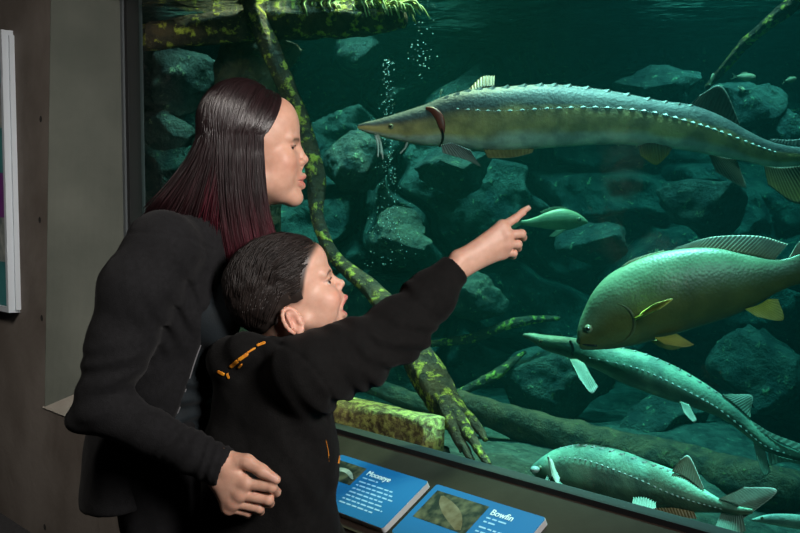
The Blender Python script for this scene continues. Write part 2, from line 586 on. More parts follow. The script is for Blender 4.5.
class Field:
    def __init__(self, X, Y, Z):
        self.X, self.Y, self.Z = X, Y, Z
        self.d = np.full((len(X), len(Y), len(Z)), 0.5, dtype=np.float32)

    def _box(self, lo, hi):
        s = []
        for ax, a, b_ in ((self.X, lo[0], hi[0]), (self.Y, lo[1], hi[1]), (self.Z, lo[2], hi[2])):
            i = max(0, int(np.searchsorted(ax, a)) - 1)
            j = min(len(ax), int(np.searchsorted(ax, b_)) + 1)
            s.append(slice(i, j))
        return tuple(s)

    def apply(self, fn, lo, hi, k=0.01, op='u'):
        sl = self._box(lo, hi)
        sub = self.d[sl]
        if sub.size == 0:
            return
        gx, gy, gz = self.X[sl[0]], self.Y[sl[1]], self.Z[sl[2]]
        p = np.stack(np.meshgrid(gx, gy, gz, indexing='ij'), axis=-1)
        e = fn(p).astype(np.float32)
        if op == 'u':
            h = np.clip(0.5 + 0.5 * (e - sub) / k, 0, 1)
            self.d[sl] = e * (1 - h) + sub * h - k * h * (1 - h)
        elif op == 's':
            h = np.clip(0.5 - 0.5 * (e + sub) / k, 0, 1)
            self.d[sl] = sub * (1 - h) - e * h + k * h * (1 - h)
        elif op == 'i':
            h = np.clip(0.5 - 0.5 * (e - sub) / k, 0, 1)
            self.d[sl] = e * (1 - h) + sub * h + k * h * (1 - h)
        elif op == 'add':
            self.d[sl] = sub + e

    def cone(self, a, b_, ra, rb, k=0.012, op='u', squash=None):
        a, b_ = np.asarray(a, dtype=np.float64), np.asarray(b_, dtype=np.float64)
        mg = k + 0.03
        if squash is not None:
            ax_, s_ = np.asarray(squash[0], dtype=float), squash[1]
            ax_ = ax_ / np.linalg.norm(ax_)
            ext = max(ra, rb) / min(s_, 1.0) + mg
        else:
            ext = max(ra, rb) + mg
        lo, hi = np.minimum(a, b_) - ext, np.maximum(a, b_) + ext

        def fn(p):
            q = p - a
            ab_ = b_ - a
            if squash is not None:
                q = q + (s_ - 1) * (q @ ax_)[..., None] * ax_
                ab_ = ab_ + (s_ - 1) * (ab_ @ ax_) * ax_
            t = np.clip((q @ ab_) / max(ab_ @ ab_, 1e-9), 0, 1)
            dd = np.linalg.norm(q - t[..., None] * ab_, axis=-1) - (ra + (rb - ra) * t)
            return dd
        self.apply(fn, lo, hi, k, op)

    def chain(self, pts, rads, k=0.012, op='u', squash=None):
        for i in range(len(pts) - 1):
            self.cone(pts[i], pts[i + 1], rads[i], rads[i + 1], k, op, squash)

    def ell(self, c, r, Rm=None, k=0.012, op='u'):
        c, r = np.asarray(c, dtype=float), np.asarray(r, dtype=float)
        Rm = np.eye(3) if Rm is None else np.asarray(Rm)   # rows: local axes
        e = r.max() + k + 0.03

        def fn(p):
            q = (p - c) @ Rm.T
            k0 = np.linalg.norm(q / r, axis=-1)
            k1 = np.linalg.norm(q / (r * r), axis=-1)
            return k0 * (k0 - 1.0) / np.maximum(k1, 1e-6)
        self.apply(fn, c - e, c + e, k, op)

    def noise(self, amp, f, band=0.03, o=2, where=None):
        idx = np.nonzero(np.abs(self.d) < band)
        p = np.stack([self.X[idx[0]], self.Y[idx[1]], self.Z[idx[2]]], axis=-1)
        v = amp * fbm(p, f, o)
        if where is not None:
            v = v * where(p)
        self.d[idx] += v.astype(np.float32)

    def disp(self, fn, band=0.03):
        idx = np.nonzero(np.abs(self.d) < band)
        p = np.stack([self.X[idx[0]], self.Y[idx[1]], self.Z[idx[2]]], axis=-1)
        self.d[idx] += fn(p).astype(np.float32)

    def surface(self):
        d = self.d
        s = d < 0
        nx, ny, nz = d.shape
        cnt = np.zeros((nx - 1, ny - 1, nz - 1), dtype=np.int8)
        for a in (0, 1):
            for b_ in (0, 1):
                for c in (0, 1):
                    cnt += s[a:nx - 1 + a, b_:ny - 1 + b_, c:nz - 1 + c]
        I = np.nonzero((cnt > 0) & (cnt < 8))
        del cnt
        cid = np.full((nx - 1, ny - 1, nz - 1), -1, dtype=np.int32)
        cid[I] = np.arange(len(I[0]))
        corners = [(a, b_, c) for a in (0, 1) for b_ in (0, 1) for c in (0, 1)]
        vals = {cc: d[I[0] + cc[0], I[1] + cc[1], I[2] + cc[2]] for cc in corners}
        acc = np.zeros((len(I[0]), 3))
        num = np.zeros(len(I[0]))
        for c0 in corners:
            for ax_ in range(3):
                if c0[ax_] == 0:
                    c1 = list(c0)
                    c1[ax_] = 1
                    c1 = tuple(c1)
                    v0, v1 = vals[c0], vals[c1]
                    x = (v0 < 0) != (v1 < 0)
                    t = np.where(x, v0 / np.where(np.abs(v0 - v1) < 1e-12, 1e-12, v0 - v1), 0)
                    pos = np.tile(np.array(c0, dtype=float), (len(t), 1))
                    pos[:, ax_] = t
                    acc[x] += pos[x]
                    num[x] += 1
        acc /= num[:, None]
        V = np.empty_like(acc)
        for ax_, g in enumerate((self.X, self.Y, self.Z)):
            i = I[ax_]
            V[:, ax_] = g[i] + (g[i + 1] - g[i]) * acc[:, ax_]
        Q = []
        # edges along x
        a = s[:-1, 1:-1, 1:-1] != s[1:, 1:-1, 1:-1]
        i, j, k = np.nonzero(a)
        j, k = j + 1, k + 1
        q = np.stack([cid[i, j - 1, k - 1], cid[i, j, k - 1], cid[i, j, k], cid[i, j - 1, k]], 1)
        f = s[i, j, k]
        q[~f] = q[~f][:, ::-1]
        Q.append(q)
        a = s[1:-1, :-1, 1:-1] != s[1:-1, 1:, 1:-1]
        i, j, k = np.nonzero(a)
        i, k = i + 1, k + 1
        q = np.stack([cid[i - 1, j, k - 1], cid[i - 1, j, k], cid[i, j, k], cid[i, j, k - 1]], 1)
        f = s[i, j, k]
        q[~f] = q[~f][:, ::-1]
        Q.append(q)
        a = s[1:-1, 1:-1, :-1] != s[1:-1, 1:-1, 1:]
        i, j, k = np.nonzero(a)
        i, j = i + 1, j + 1
        q = np.stack([cid[i - 1, j - 1, k], cid[i, j - 1, k], cid[i, j, k], cid[i - 1, j, k]], 1)
        f = s[i, j, k]
        q[~f] = q[~f][:, ::-1]
        Q.append(q)
        return V, np.concatenate(Q)


class Frame:
    """local frame in millimetres: forward, left-to-right (toward the camera), up"""

    def __init__(self, o, yaw, tilt, roll=0.0, s=1.0):
        cy, sy = math.cos(R(yaw)), math.sin(R(yaw))
        f0 = np.array([cy, sy, 0])
        r0 = np.array([sy, -cy, 0])      # the person's right, toward the camera
        ct, st = math.cos(R(tilt)), math.sin(R(tilt))
        f = f0 * ct + UP * st
        u = -f0 * st + UP * ct
        cr, sr = math.cos(R(roll)), math.sin(R(roll))
        r = r0 * cr + u * sr
        u = -r0 * sr + u * cr
        self.o, self.f, self.r, self.u, self.s = np.asarray(o, dtype=float), f, r, u, s
        self.M = np.stack([f, r, u])     # rows

    def __call__(self, x, y, z):
        return self.o + (self.f * x + self.r * y + self.u * z) * 0.001 * self.s

    def inv(self, p):
        return ((np.asarray(p) - self.o) @ self.M.T) * 1000.0 / self.s

    def mm(self, *r):
        return np.array(r) * 0.001 * self.s

# ==PART2==
# ------------------------------------------------------------------ the setting
SL = R(30)
OUT = 0.245


def ledge_z(out):
    return 0.67 - math.tan(SL) * out


LN = UP * math.cos(SL) - GN * math.sin(SL)      # normal of the ledge
LD = -GN * math.cos(SL) - UP * math.sin(SL)     # down the ledge, toward the visitors


def L(along, down, h=0.0):
    """point on the sloping ledge"""
    return GA + GT * along + LD * down + LN * h


def struct(o):
    o['kind'] = 'structure'
    return o


A0, A1 = -1.33, 2.4       # glass from the left frame to beyond the right of the view
AJ = -1.55                # front edge of the jamb
TOPZ = 2.16


def quadbox(name, pts_lo, pts_hi, m, **k):
    V, F = prism(pts_lo, pts_hi)
    return mesh(name, V, F, m, smooth=False, **k)


V, F = prism([(-4, -2, -0.1), (4, -2, -0.1), (4, 6, -0.1), (-4, 6, -0.1)], [(-4, -2, 0), (4, -2, 0), (4, 6, 0), (-4, 6, 0)])
struct(mesh('floor', V, F, M['floor'], smooth=False))
V, F = prism([(-4, -2, 4.8), (4, -2, 4.8), (4, 6, 4.8), (-4, 6, 4.8)], [(-4, -2, 4.9), (4, -2, 4.9), (4, 6, 4.9), (-4, 6, 4.9)])
struct(mesh('ceiling', V, F, M['ceiling'], smooth=False))

# concrete wall left of the window: full height left of the jamb, low under the ledge; tie holes are set into it
mb = MB()
ljz = ledge_z(OUT)


def slab(a0, a1, o0, o1, z0, z1):
    return prism([G(a0, o0, z0), G(a1, o0, z0), G(a1, o1, z0), G(a0, o1, z0)],
                 [G(a0, o0, z1), G(a1, o0, z1), G(a1, o1, z1), G(a0, o1, z1)])


# its edge at the jamb leans a little
_e = onplane(51, 0, G(0, OUT, 0), GN)
_f = onplane(45, 408, G(0, OUT, 0), GN)
LEAN = float(np.dot(_e - _f, GT) / (_e[2] - _f[2]))
AJT = AJ + LEAN * (4.8 - ljz)
mb.add(*prism([G(-3.4, OUT, 0), G(AJ, OUT, 0), G(AJ, OUT - 0.25, 0), G(-3.4, OUT - 0.25, 0)], [G(-3.4, OUT, ljz), G(AJ, OUT, ljz), G(AJ, OUT - 0.25, ljz), G(-3.4, OUT - 0.25, ljz)]))
mb.add(*prism([G(-3.4, OUT, ljz), G(AJ, OUT, ljz), G(AJ - 0.5, OUT - 0.25, ljz), G(-3.4, OUT - 0.25, ljz)], [G(-3.4, OUT, 4.8), G(AJT, OUT, 4.8), G(AJT - 0.5, OUT - 0.25, 4.8), G(-3.4, OUT - 0.25, 4.8)]))
v, f = slab(AJ, A1, OUT, OUT - 0.2, 0, ljz - 0.002)
mb.add(v, f)
WO = G(0, OUT, 0)
for (hx, hy) in ((41, 119), (40, 220), (42, 318), (45, 527), (78, 556)):
    c = onplane(hx, hy, WO, GN)
    ring = []
    n_ = 14
    V2, F2 = [], []
    for rr, dep in ((0.012, 0.0012), (0.0095, 0.0015), (0.007, 0.0004)):
        for j in range(n_):
            a = 2 * math.pi * j / n_
            V2.append(c + GT * rr * math.cos(a) + UP * rr * math.sin(a) - GN * dep)
    for q in range(2):
        for j in range(n_):
            k = (j + 1) % n_
            F2.append([q * n_ + j, q * n_ + k, (q + 1) * n_ + k, (q + 1) * n_ + j])
    F2.append([2 * n_ + j for j in range(n_)])
    mb.add(V2, F2, mi=1)
struct(mb.build('wall_left', [M['concrete'], M['hole']], smooth=False))

# splayed jamb of green grey concrete
JB = [G(AJ, OUT, 0.50), G(A0, 0.0, 0.60), G(A0 - 0.06, -0.05, 0.60), G(AJ - 0.08, OUT - 0.01, 0.50)]
JT = [G(AJT, OUT - 0.002, 4.8), G(A0, 0.0, 4.8), G(A0 - 0.06, -0.05, 4.8), G(AJT - 0.08, OUT - 0.01, 4.8)]
nu_, nv_ = 10, 30
Vj, Fj = [], []
for off_ in (0.0, 0.06):
    for i in range(nv_ + 1):
        for j in range(nu_ + 1):
            u_, v_ = j / nu_, i / nv_
            lo_ = JB[0] * (1 - u_) + JB[1] * u_
            hi_ = JT[0] * (1 - u_) + JT[1] * u_
            Vj.append(lo_ * (1 - v_) + hi_ * v_ - GT * off_)
nn_ = (nu_ + 1) * (nv_ + 1)
for i in range(nv_):
    for j in range(nu_):
        q_ = [i * (nu_ + 1) + j, i * (nu_ + 1) + j + 1, (i + 1) * (nu_ + 1) + j + 1, (i + 1) * (nu_ + 1) + j]
        Fj.append(q_)
        Fj.append([x + nn_ for x in q_[::-1]])
lp_ = list(range(nu_ + 1)) + [i * (nu_ + 1) + nu_ for i in range(1, nv_ + 1)] + [nv_ * (nu_ + 1) + j for j in range(nu_ - 1, -1, -1)] + [i * (nu_ + 1) for i in range(nv_ - 1, 0, -1)]
for i in range(len(lp_)):
    p_, q_ = lp_[i], lp_[(i + 1) % len(lp_)]
    Fj.append([p_, p_ + nn_, q_ + nn_, q_])
struct(mesh('trim_1', Vj, Fj, M['jamb'], smooth=False))
# ledge
mb = MB()
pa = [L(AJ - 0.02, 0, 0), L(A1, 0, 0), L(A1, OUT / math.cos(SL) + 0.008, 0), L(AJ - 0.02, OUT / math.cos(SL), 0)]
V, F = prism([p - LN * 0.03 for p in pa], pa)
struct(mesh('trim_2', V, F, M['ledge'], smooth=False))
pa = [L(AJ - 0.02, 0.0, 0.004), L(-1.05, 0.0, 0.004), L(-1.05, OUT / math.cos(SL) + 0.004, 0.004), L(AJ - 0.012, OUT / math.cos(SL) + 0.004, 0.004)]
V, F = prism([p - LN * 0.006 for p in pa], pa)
struct(mesh('trim_lit_patch', V, F, M['sill_painted_lit'], smooth=False))  # thin added plate: the ledge's lit spot at the jamb foot, as colour
# dark rail at the foot of the glass and the side post
V, F = slab(A0 - 0.02, A1, 0.012, -0.034, 0.60, 0.676)
struct(mesh('trim_3', V, F, M['gasket'], smooth=False))
V, F = slab(A0 - 0.035, A0 + 0.012, 0.012, -0.07, 0.62, TOPZ)
struct(mesh('trim_4', V, F, M['frame_metal'], smooth=False))
V, F = slab(A0 + 0.012, A0 + 0.034, 0.004, -0.045, 0.62, TOPZ)
struct(mesh('trim_5', V, F, M['gasket'], smooth=False))
V, F = slab(A0 - 0.1, A1, OUT, -0.26, TOPZ, 4.8)
struct(mesh('wall_front_hood', V, F, M['concrete'], smooth=False))  # header wall with an unseen hood added inside the tank to shade the ledge
V, F = slab(A0, A1, 0.0, -0.03, 0.655, TOPZ + 0.01)
g = mesh('window_1', V, F, M['glass'], smooth=False)
struct(g)

# ------------------------------------------------------------------ the tank
# rock wall at the back: broken blocks with cracks
nx_, nz_ = 430, 190
xs = np.linspace(-2.3, 4.0, nx_)
zs = np.linspace(0.05, 2.75, nz_)
XX, ZZ = np.meshgrid(xs, zs, indexing='ij')
p2 = np.stack([XX, ZZ * 1.25, np.zeros_like(XX)], -1)
wx = XX + 0.12 * vnoise(p2, 2.2) + 0.04 * vnoise(p2 + 7, 7)
wz = ZZ * 1.3 + 0.10 * vnoise(p2 + 3, 2.2) + 0.04 * vnoise(p2 + 11, 7)
cr_ = np.random.default_rng(11)
ncell = 105
cx, cz = cr_.uniform(-2.6, 4.3, ncell), cr_.uniform(0, 3.7, ncell)
best = np.full(XX.shape, 9.0)
sec = np.full(XX.shape, 9.0)
who = np.zeros(XX.shape, dtype=int)
for i in range(ncell):
    dd = np.hypot(wx - cx[i], (wz - cz[i]))
    upd = dd < best
    sec = np.where(upd, best, np.minimum(sec, dd))
    best = np.where(upd, dd, best)
    who = np.where(upd, i, who)
off = cr_.uniform(-0.2, 0.2, ncell)
sxx, szz = cr_.uniform(-0.5, 0.5, ncell), cr_.uniform(-0.7, 0.35, ncell)
crack = np.clip((sec - best) / 0.07, 0, 1)
crack = crack * crack * (3 - 2 * crack)
dep = off[who] + sxx[who] * (wx - cx[who]) + szz[who] * (wz - cz[who])
dep = dep * crack - 0.26 * (1 - crack)
dep = dep + 0.10 * fbm(p2, 3.0, 6) + 0.25 * vnoise(p2, 0.8)
YY = 4.85 + 0.12 * np.cos(XX * 1.2) - dep - 0.35 * np.clip(0.8 - ZZ, 0, 1)
Vr = np.stack([XX, YY, ZZ], -1).reshape(-1, 3)
ii, jj = np.meshgrid(np.arange(nx_ - 1), np.arange(nz_ - 1), indexing='ij')
b0 = (ii * nz_ + jj).ravel()
Fr = np.stack([b0, b0 + nz_, b0 + nz_ + 1, b0 + 1], 1)
struct(mesh('tank_rockwork', Vr, Fr, M['rock']))

# tank floor, gravel and silt, falling away from the glass
nx_, ny_ = 260, 150
us = np.linspace(A0 - 0.6, A1, nx_)
vs = np.linspace(0.06, 3.4, ny_)
UU, VV = np.meshgrid(us, vs, indexing='ij')
PX = GA[0] + GT[0] * UU + GN[0] * VV
PY = GA[1] + GT[1] * UU + GN[1] * VV
base = 0.615 - 0.15 * np.clip((UU - 0.1) / 0.7, 0, 1) - 0.17 * np.clip(VV / 1.0, 0, 1)
p3 = np.stack([PX, PY, np.zeros_like(PX)], -1)
PZ = base + 0.02 * fbm(p3, 5, 5)
Vg = np.stack([PX, PY, PZ], -1).reshape(-1, 3)
ii, jj = np.meshgrid(np.arange(nx_ - 1), np.arange(ny_ - 1), indexing='ij')
b0 = (ii * ny_ + jj).ravel()
Fg = np.stack([b0, b0 + ny_, b0 + ny_ + 1, b0 + 1], 1)
tank_floor = mesh('tank_floor', Vg, Fg, M['gravel'])
struct(tank_floor)
gravel_bvh = BVHTree.FromPolygons([Vector(v) for v in Vg], [list(map(int, f)) for f in Fg])


def floor_at(x, y):
    h = gravel_bvh.ray_cast(Vector((x, y, 3)), Vector((0, 0, -1)))
    return h[0].z if h[0] is not None else 0.3


# water body and its surface
WZ = 2.035
wp = [G(A0 - 0.9, -0.035, 0), G(A1, -0.035, 0), np.array([4.3, 5.6, 0]), np.array([-2.4, 5.6, 0])]
V, F = prism([np.array([p[0], p[1], 0.05]) for p in wp], [np.array([p[0], p[1], WZ]) for p in wp])
o = mesh('tank_water', V, F, M['water'], smooth=False)
tag(o, 'teal water filling the tank behind the window', 'water', kind='stuff')
V = [np.array([p[0], p[1], WZ + 0.004]) for p in wp]
o = mesh('water_surface', V, [[0, 1, 2, 3]], M['surface'], smooth=False)
tag(o, 'rippled water surface seen from below along the top of the tank', 'water', kind='stuff')

# ---------------------------------------------------------------- driftwood
def log(name, pts, rads, m, label, cat, rough=0.12, flat=1.0, segs=26, n=70, seed=0, extra=None, group=None, nf=9.0):
    path = catmull(pts, n)
    rr = catmull(np.array([[r_, 0, 0] for r_ in rads]), n)[:, 0]
    V, F = tube(path, rr, segs, flat, cap=False)
    V = V.reshape(n, segs, 3)
    c = path[:, None, :]
    d_ = V - c
    nrm = np.linalg.norm(d_, axis=2, keepdims=True)
    q = np.concatenate([d_ / nrm * 0.25, np.linspace(0, 1, n)[:, None, None] * np.ones((n, segs, 1)) * 0 ], 2)[..., :3]
    q = d_ / nrm * 0.3 + np.linspace(0, 0.6, n)[:, None, None] + seed * 3.1
    k = 1 + rough * fbm(q, nf, 3)[..., None] + rough * 0.8 * vnoise(V + seed, 22)[..., None]
    V = c + d_ * k
    # closed rounded ends
    e0 = path[0] - (path[1] - path[0]) * 0.4
    e1 = path[-1] + (path[-1] - path[-2]) * 0.4
    Vf = np.vstack([V.reshape(-1, 3), e0, e1])
    N0 = n * segs
    for j in range(segs):
        kx = (j + 1) % segs
        F.append([kx, j, N0])
        F.append([(n - 1) * segs + j, (n - 1) * segs + kx, N0 + 1])
    mb_ = MB()
    mb_.add(Vf, F)
    if extra:
        for (ep, er) in extra:
            ev, ef = tube(catmull(ep, 24), catmull(np.array([[r_, 0, 0] for r_ in er]), 24)[:, 0], 10)
            ev = ev + 0.003 * vnoise(ev, 40)[:, None]
            mb_.add(ev, ef)
    o = mb_.build(name, m)
    tag(o, label, cat, group)
    return o


def px(lst):
    return [P(*q) for q in lst]


# long slanting branch from the surface log down to the floor, forked at its foot
br = px([(246, -10, 3.78), (262, 30, 3.76), (283, 80, 3.72), (304, 130, 3.68), (316, 180, 3.62), (317, 215, 3.55), (334, 255, 3.45),
         (372, 290, 3.32), (402, 330, 3.18), (433, 385, 2.98), (455, 420, 2.86)])
log('driftwood_branch', br, [0.035, 0.035, 0.036, 0.034, 0.033, 0.022, 0.024, 0.030, 0.044, 0.050, 0.042], M['algae_wood'],
    'long algae covered branch slanting down behind the boy to a forked foot', 'branch', 0.16, seed=1,
    extra=[(px([(450, 410, 2.86), (465, 428, 2.8), (478, 448, 2.73), (489, 466, 2.68)]), [0.026, 0.020, 0.013, 0.008]),
           (px([(447, 415, 2.84), (460, 440, 2.78), (472, 462, 2.72)]), [0.022, 0.016, 0.008]),
           (px([(454, 405, 2.9), (474, 424, 2.86), (486, 440, 2.8)]), [0.024, 0.017, 0.008]),
           (px([(443, 400, 2.88), (452, 425, 2.8), (462, 452, 2.76)]), [0.024, 0.016, 0.008])])
# log floating at the surface
sl = px([(128, 40, 3.9), (190, 31, 3.9), (250, 23, 3.85), (310, 20, 3.8), (370, 19, 3.75), (405, 20, 3.7)])
fl = log('floating_log', sl, [0.05, 0.058, 0.066, 0.07, 0.062, 0.03], M['algae_wood'],
         'thick floating log lying across the top of the tank above the woman', 'log', 0.10, seed=2)
mb = MB()
for k in range(90):
    t = random.random() ** 0.6
    b_ = catmull(sl, 100)[int(38 + t * 61)]
    a = random.uniform(-1.2, 1.2)
    st = b_ + np.array([0, -0.045 * math.cos(a), 0.045 + 0.02 * math.sin(a)]) * random.uniform(0.8, 1.15)
    ln = random.uniform(0.03, 0.085)
    dx_ = random.uniform(0.2, 1.0)
    pts = [st, st + np.array([dx_ * ln, -0.02, 0.004]), st + np.array([dx_ * ln * 1.6, -0.035, -ln * 0.6])]
    v, f = tube(catmull(pts, 8), np.linspace(0.006, 0.0025, 8), 5)
    mb.add(v, f)
WLOC_fl = fl
mb.build('algae_tassels', M['tassel'], fl)
# dark stump hanging under it
log('tree_stump', px([(262, 36, 4.15), (252, 70, 4.15), (244, 130, 4.2), (236, 210, 4.25), (230, 320, 4.3), (228, 430, 4.3)]),
    [0.17, 0.14, 0.16, 0.18, 0.20, 0.24], M['dark_wood'], 'dark upright tree stump standing in the water behind the woman', 'tree stump', 0.14, seed=3)
# short sawn timber lying by the glass
tb = MB()
ends = px([(338, 402, 2.93), (434, 424, 2.66)])
d_ = ends[1] - ends[0]
d_ /= np.linalg.norm(d_)
side = np.cross(d_, UP)
side /= np.linalg.norm(side)
upv = np.cross(side, d_)
n_ = 50
Vt = []
prof = [(-1, -1), (-0.4, -1.04), (0.4, -1.03), (1, -0.95), (1.04, -0.3), (1.03, 0.4), (0.96, 1), (0.3, 1.04), (-0.4, 1.03), (-1, 0.96), (-1.05, 0.3), (-1.03, -0.4)]
ns_ = len(prof)
for i in range(n_):
    c = ends[0] + (ends[1] - ends[0]) * i / (n_ - 1)
    tap = 1.0 - 0.05 * math.sin(i * 0.2)
    for (a, b_) in prof:
        p_ = c + side * a * 0.040 * tap + upv * (b_ - 1) * 0.048 * tap + upv * 0.012
        p_ = p_ + (side * a + upv * b_) * 0.005 * float(vnoise(np.array([[i * 0.03, a * 2, b_ * 2]]), 3.0)[0])
        Vt.append(p_)
Ft = []
for i in range(n_ - 1):
    for j in range(ns_):
        k = (j + 1) % ns_
        Ft.append([i * ns_ + j, i * ns_ + k, (i + 1) * ns_ + k, (i + 1) * ns_ + j])
Ft.append(list(range(ns_))[::-1])
Ft.append([(n_ - 1) * ns_ + j for j in range(ns_)])
tb.add(Vt, Ft)
tag(tb.build('sawn_log', M['sawn_wood']), 'short sawn log with yellow algae lying at the foot of the glass', 'log')
# two long dark logs on the floor at the back
log('sunken_log', px([(455, 402, 3.55), (530, 428, 3.5), (600, 446, 3.45), (700, 470, 3.35), (800, 494, 3.25), (900, 515, 4.8)]),
    [0.045, 0.062, 0.068, 0.07, 0.07, 0.07], M['dark_wood'], 'long dark log on the tank floor running behind the lowest fish', 'log', 0.14, seed=4)
log('sunken_log', px([(345, 376, 4.1), (420, 404, 3.98), (500, 424, 3.86), (560, 436, 3.78)]),
    [0.03, 0.038, 0.04, 0.03], M['dark_wood'], 'thin dark log on the floor crossing behind the forked branch foot', 'log', 0.14, seed=5)
# slim branch top right
log('driftwood_branch', px([(706, 88, 3.6), (724, 68, 3.56), (745, 44, 3.5), (770, 22, 3.42), (795, 2, 3.36), (820, -18, 3.3)]),
    [0.010, 0.014, 0.017, 0.02, 0.026, 0.03], M['algae_wood'], 'slim mossy branch slanting up to the top right of the tank', 'branch', 0.2, seed=6)
# roots against the rocks
log('driftwood_root', px([(425, 345, 4.2), (470, 338, 4.1), (520, 322, 4.05), (560, 318, 4.05)]), [0.012, 0.02, 0.018, 0.008], M['algae_wood'],
    'thin pale root lying against the rocks below the pointing arm', 'root', 0.2, seed=7)
log('driftwood_root', px([(440, 400, 3.9), (470, 388, 3.9), (500, 372, 3.95), (525, 352, 4.05)]), [0.010, 0.018, 0.02, 0.008], M['algae_wood'],
    'short pale root rising to the right of the forked branch', 'root', 0.2, seed=8)


# ---------------------------------------------------------------- boulders
def boulder(pxy, Y, rx, ry, rz, label, seed, m='boulder', rest=False):
    c = P(pxy[0], pxy[1], Y)
    v, f = ball((0, 0, 0), 1.0, 64, 44)
    v = np.array(v)
    rg = np.random.default_rng(seed)
    for _ in range(26):
        nrm = rg.normal(size=3)
        nrm /= np.linalg.norm(nrm)
        h = rg.uniform(0.45, 0.85)
        over = np.maximum(v @ nrm - h, 0)
        v = v - over[:, None] * nrm * 0.98
    v = v * (1.25 + 0.26 * fbm(v + seed, 1.6, 6)[:, None])
    v = v * np.array([rx, ry, rz]) + c
    o = mesh('boulder', v, f, M[m])
    tag(o, label, 'rock', 'boulders in the tank')
    return o


boulder((735, 108), 4.15, 0.16, 0.15, 0.16, 'square boulder behind the back fin of the top sturgeon', 1)
boulder((665, 88), 4.3, 0.20, 0.16, 0.10, 'flat lit boulder above the back of the top sturgeon', 2)
boulder((782, 135), 4.1, 0.12, 0.14, 0.12, 'dark boulder at the right edge above the sturgeon tail', 3)
boulder((700, 205), 4.1, 0.22, 0.18, 0.16, 'round boulder between the top sturgeon and the humped fish', 4)
boulder((590, 245), 4.25, 0.20, 0.18, 0.10, 'low boulder under the small green fish', 5)
boulder((450, 170), 4.4, 0.17, 0.15, 0.12, 'blocky boulder below the snout of the top sturgeon', 6)
boulder((350, 165), 4.3, 0.16, 0.15, 0.15, 'angular boulder right of the woman beside the branch', 7)
boulder((395, 240), 4.2, 0.15, 0.15, 0.10, 'flat boulder above the boy sleeve', 21)
boulder((470, 300), 4.1, 0.17, 0.15, 0.12, 'boulder under the pointing hand', 9)
boulder((560, 385), 4.0, 0.24, 0.2, 0.17, 'wide boulder below the tip of the middle sturgeon', 10)
boulder((660, 420), 3.9, 0.20, 0.18, 0.14, 'dark boulder between the two lower sturgeons', 11)
boulder((180, 75), 4.4, 0.17, 0.12, 0.13, 'teal boulder left of the dark stump', 12)
boulder((168, 130), 4.4, 0.14, 0.12, 0.11, 'lower teal boulder between the window post and the woman hair', 13)
boulder((770, 380), 3.9, 0.18, 0.18, 0.2, 'dim boulder at the right edge above the middle sturgeon tail', 14)
# stones by the glass on the floor
for i, (sx, sy, Y, r_, lab) in enumerate([
        (446, 452, 2.72, 0.028, 'small stone between the sawn log and the branch foot'),
        (503, 463, 2.62, 0.022, 'small stone right of the branch foot'),
        (520, 468, 2.58, 0.018, 'small stone just left of the lowest sturgeon snout'),
        (436, 440, 2.85, 0.03, 'small stone behind the right end of the sawn log')]):
    c = P(sx, sy, Y)
    v, f = ball((0, 0, 0), 1.0, 20, 14)
    v = np.array(v)
    v = v * (1 + 0.18 * fbm(v + i * 5, 1.3, 3)[:, None]) * np.array([r_ * 1.3, r_, r_ * 0.8])
    v = v + np.array([c[0], c[1], floor_at(c[0], c[1]) + r_ * 0.5])
    tag(mesh('stone', v, f, M['boulder']), lab, 'stone', 'stones on the tank floor')


# ---------------------------------------------------------------- fish
def lerp(a, b_, t):
    return np.asarray(a) * (1 - t) + np.asarray(b_) * t


def smooth(a, b_, x):
    t = np.clip((x - a) / (b_ - a), 0, 1)
    return t * t * (3 - 2 * t)


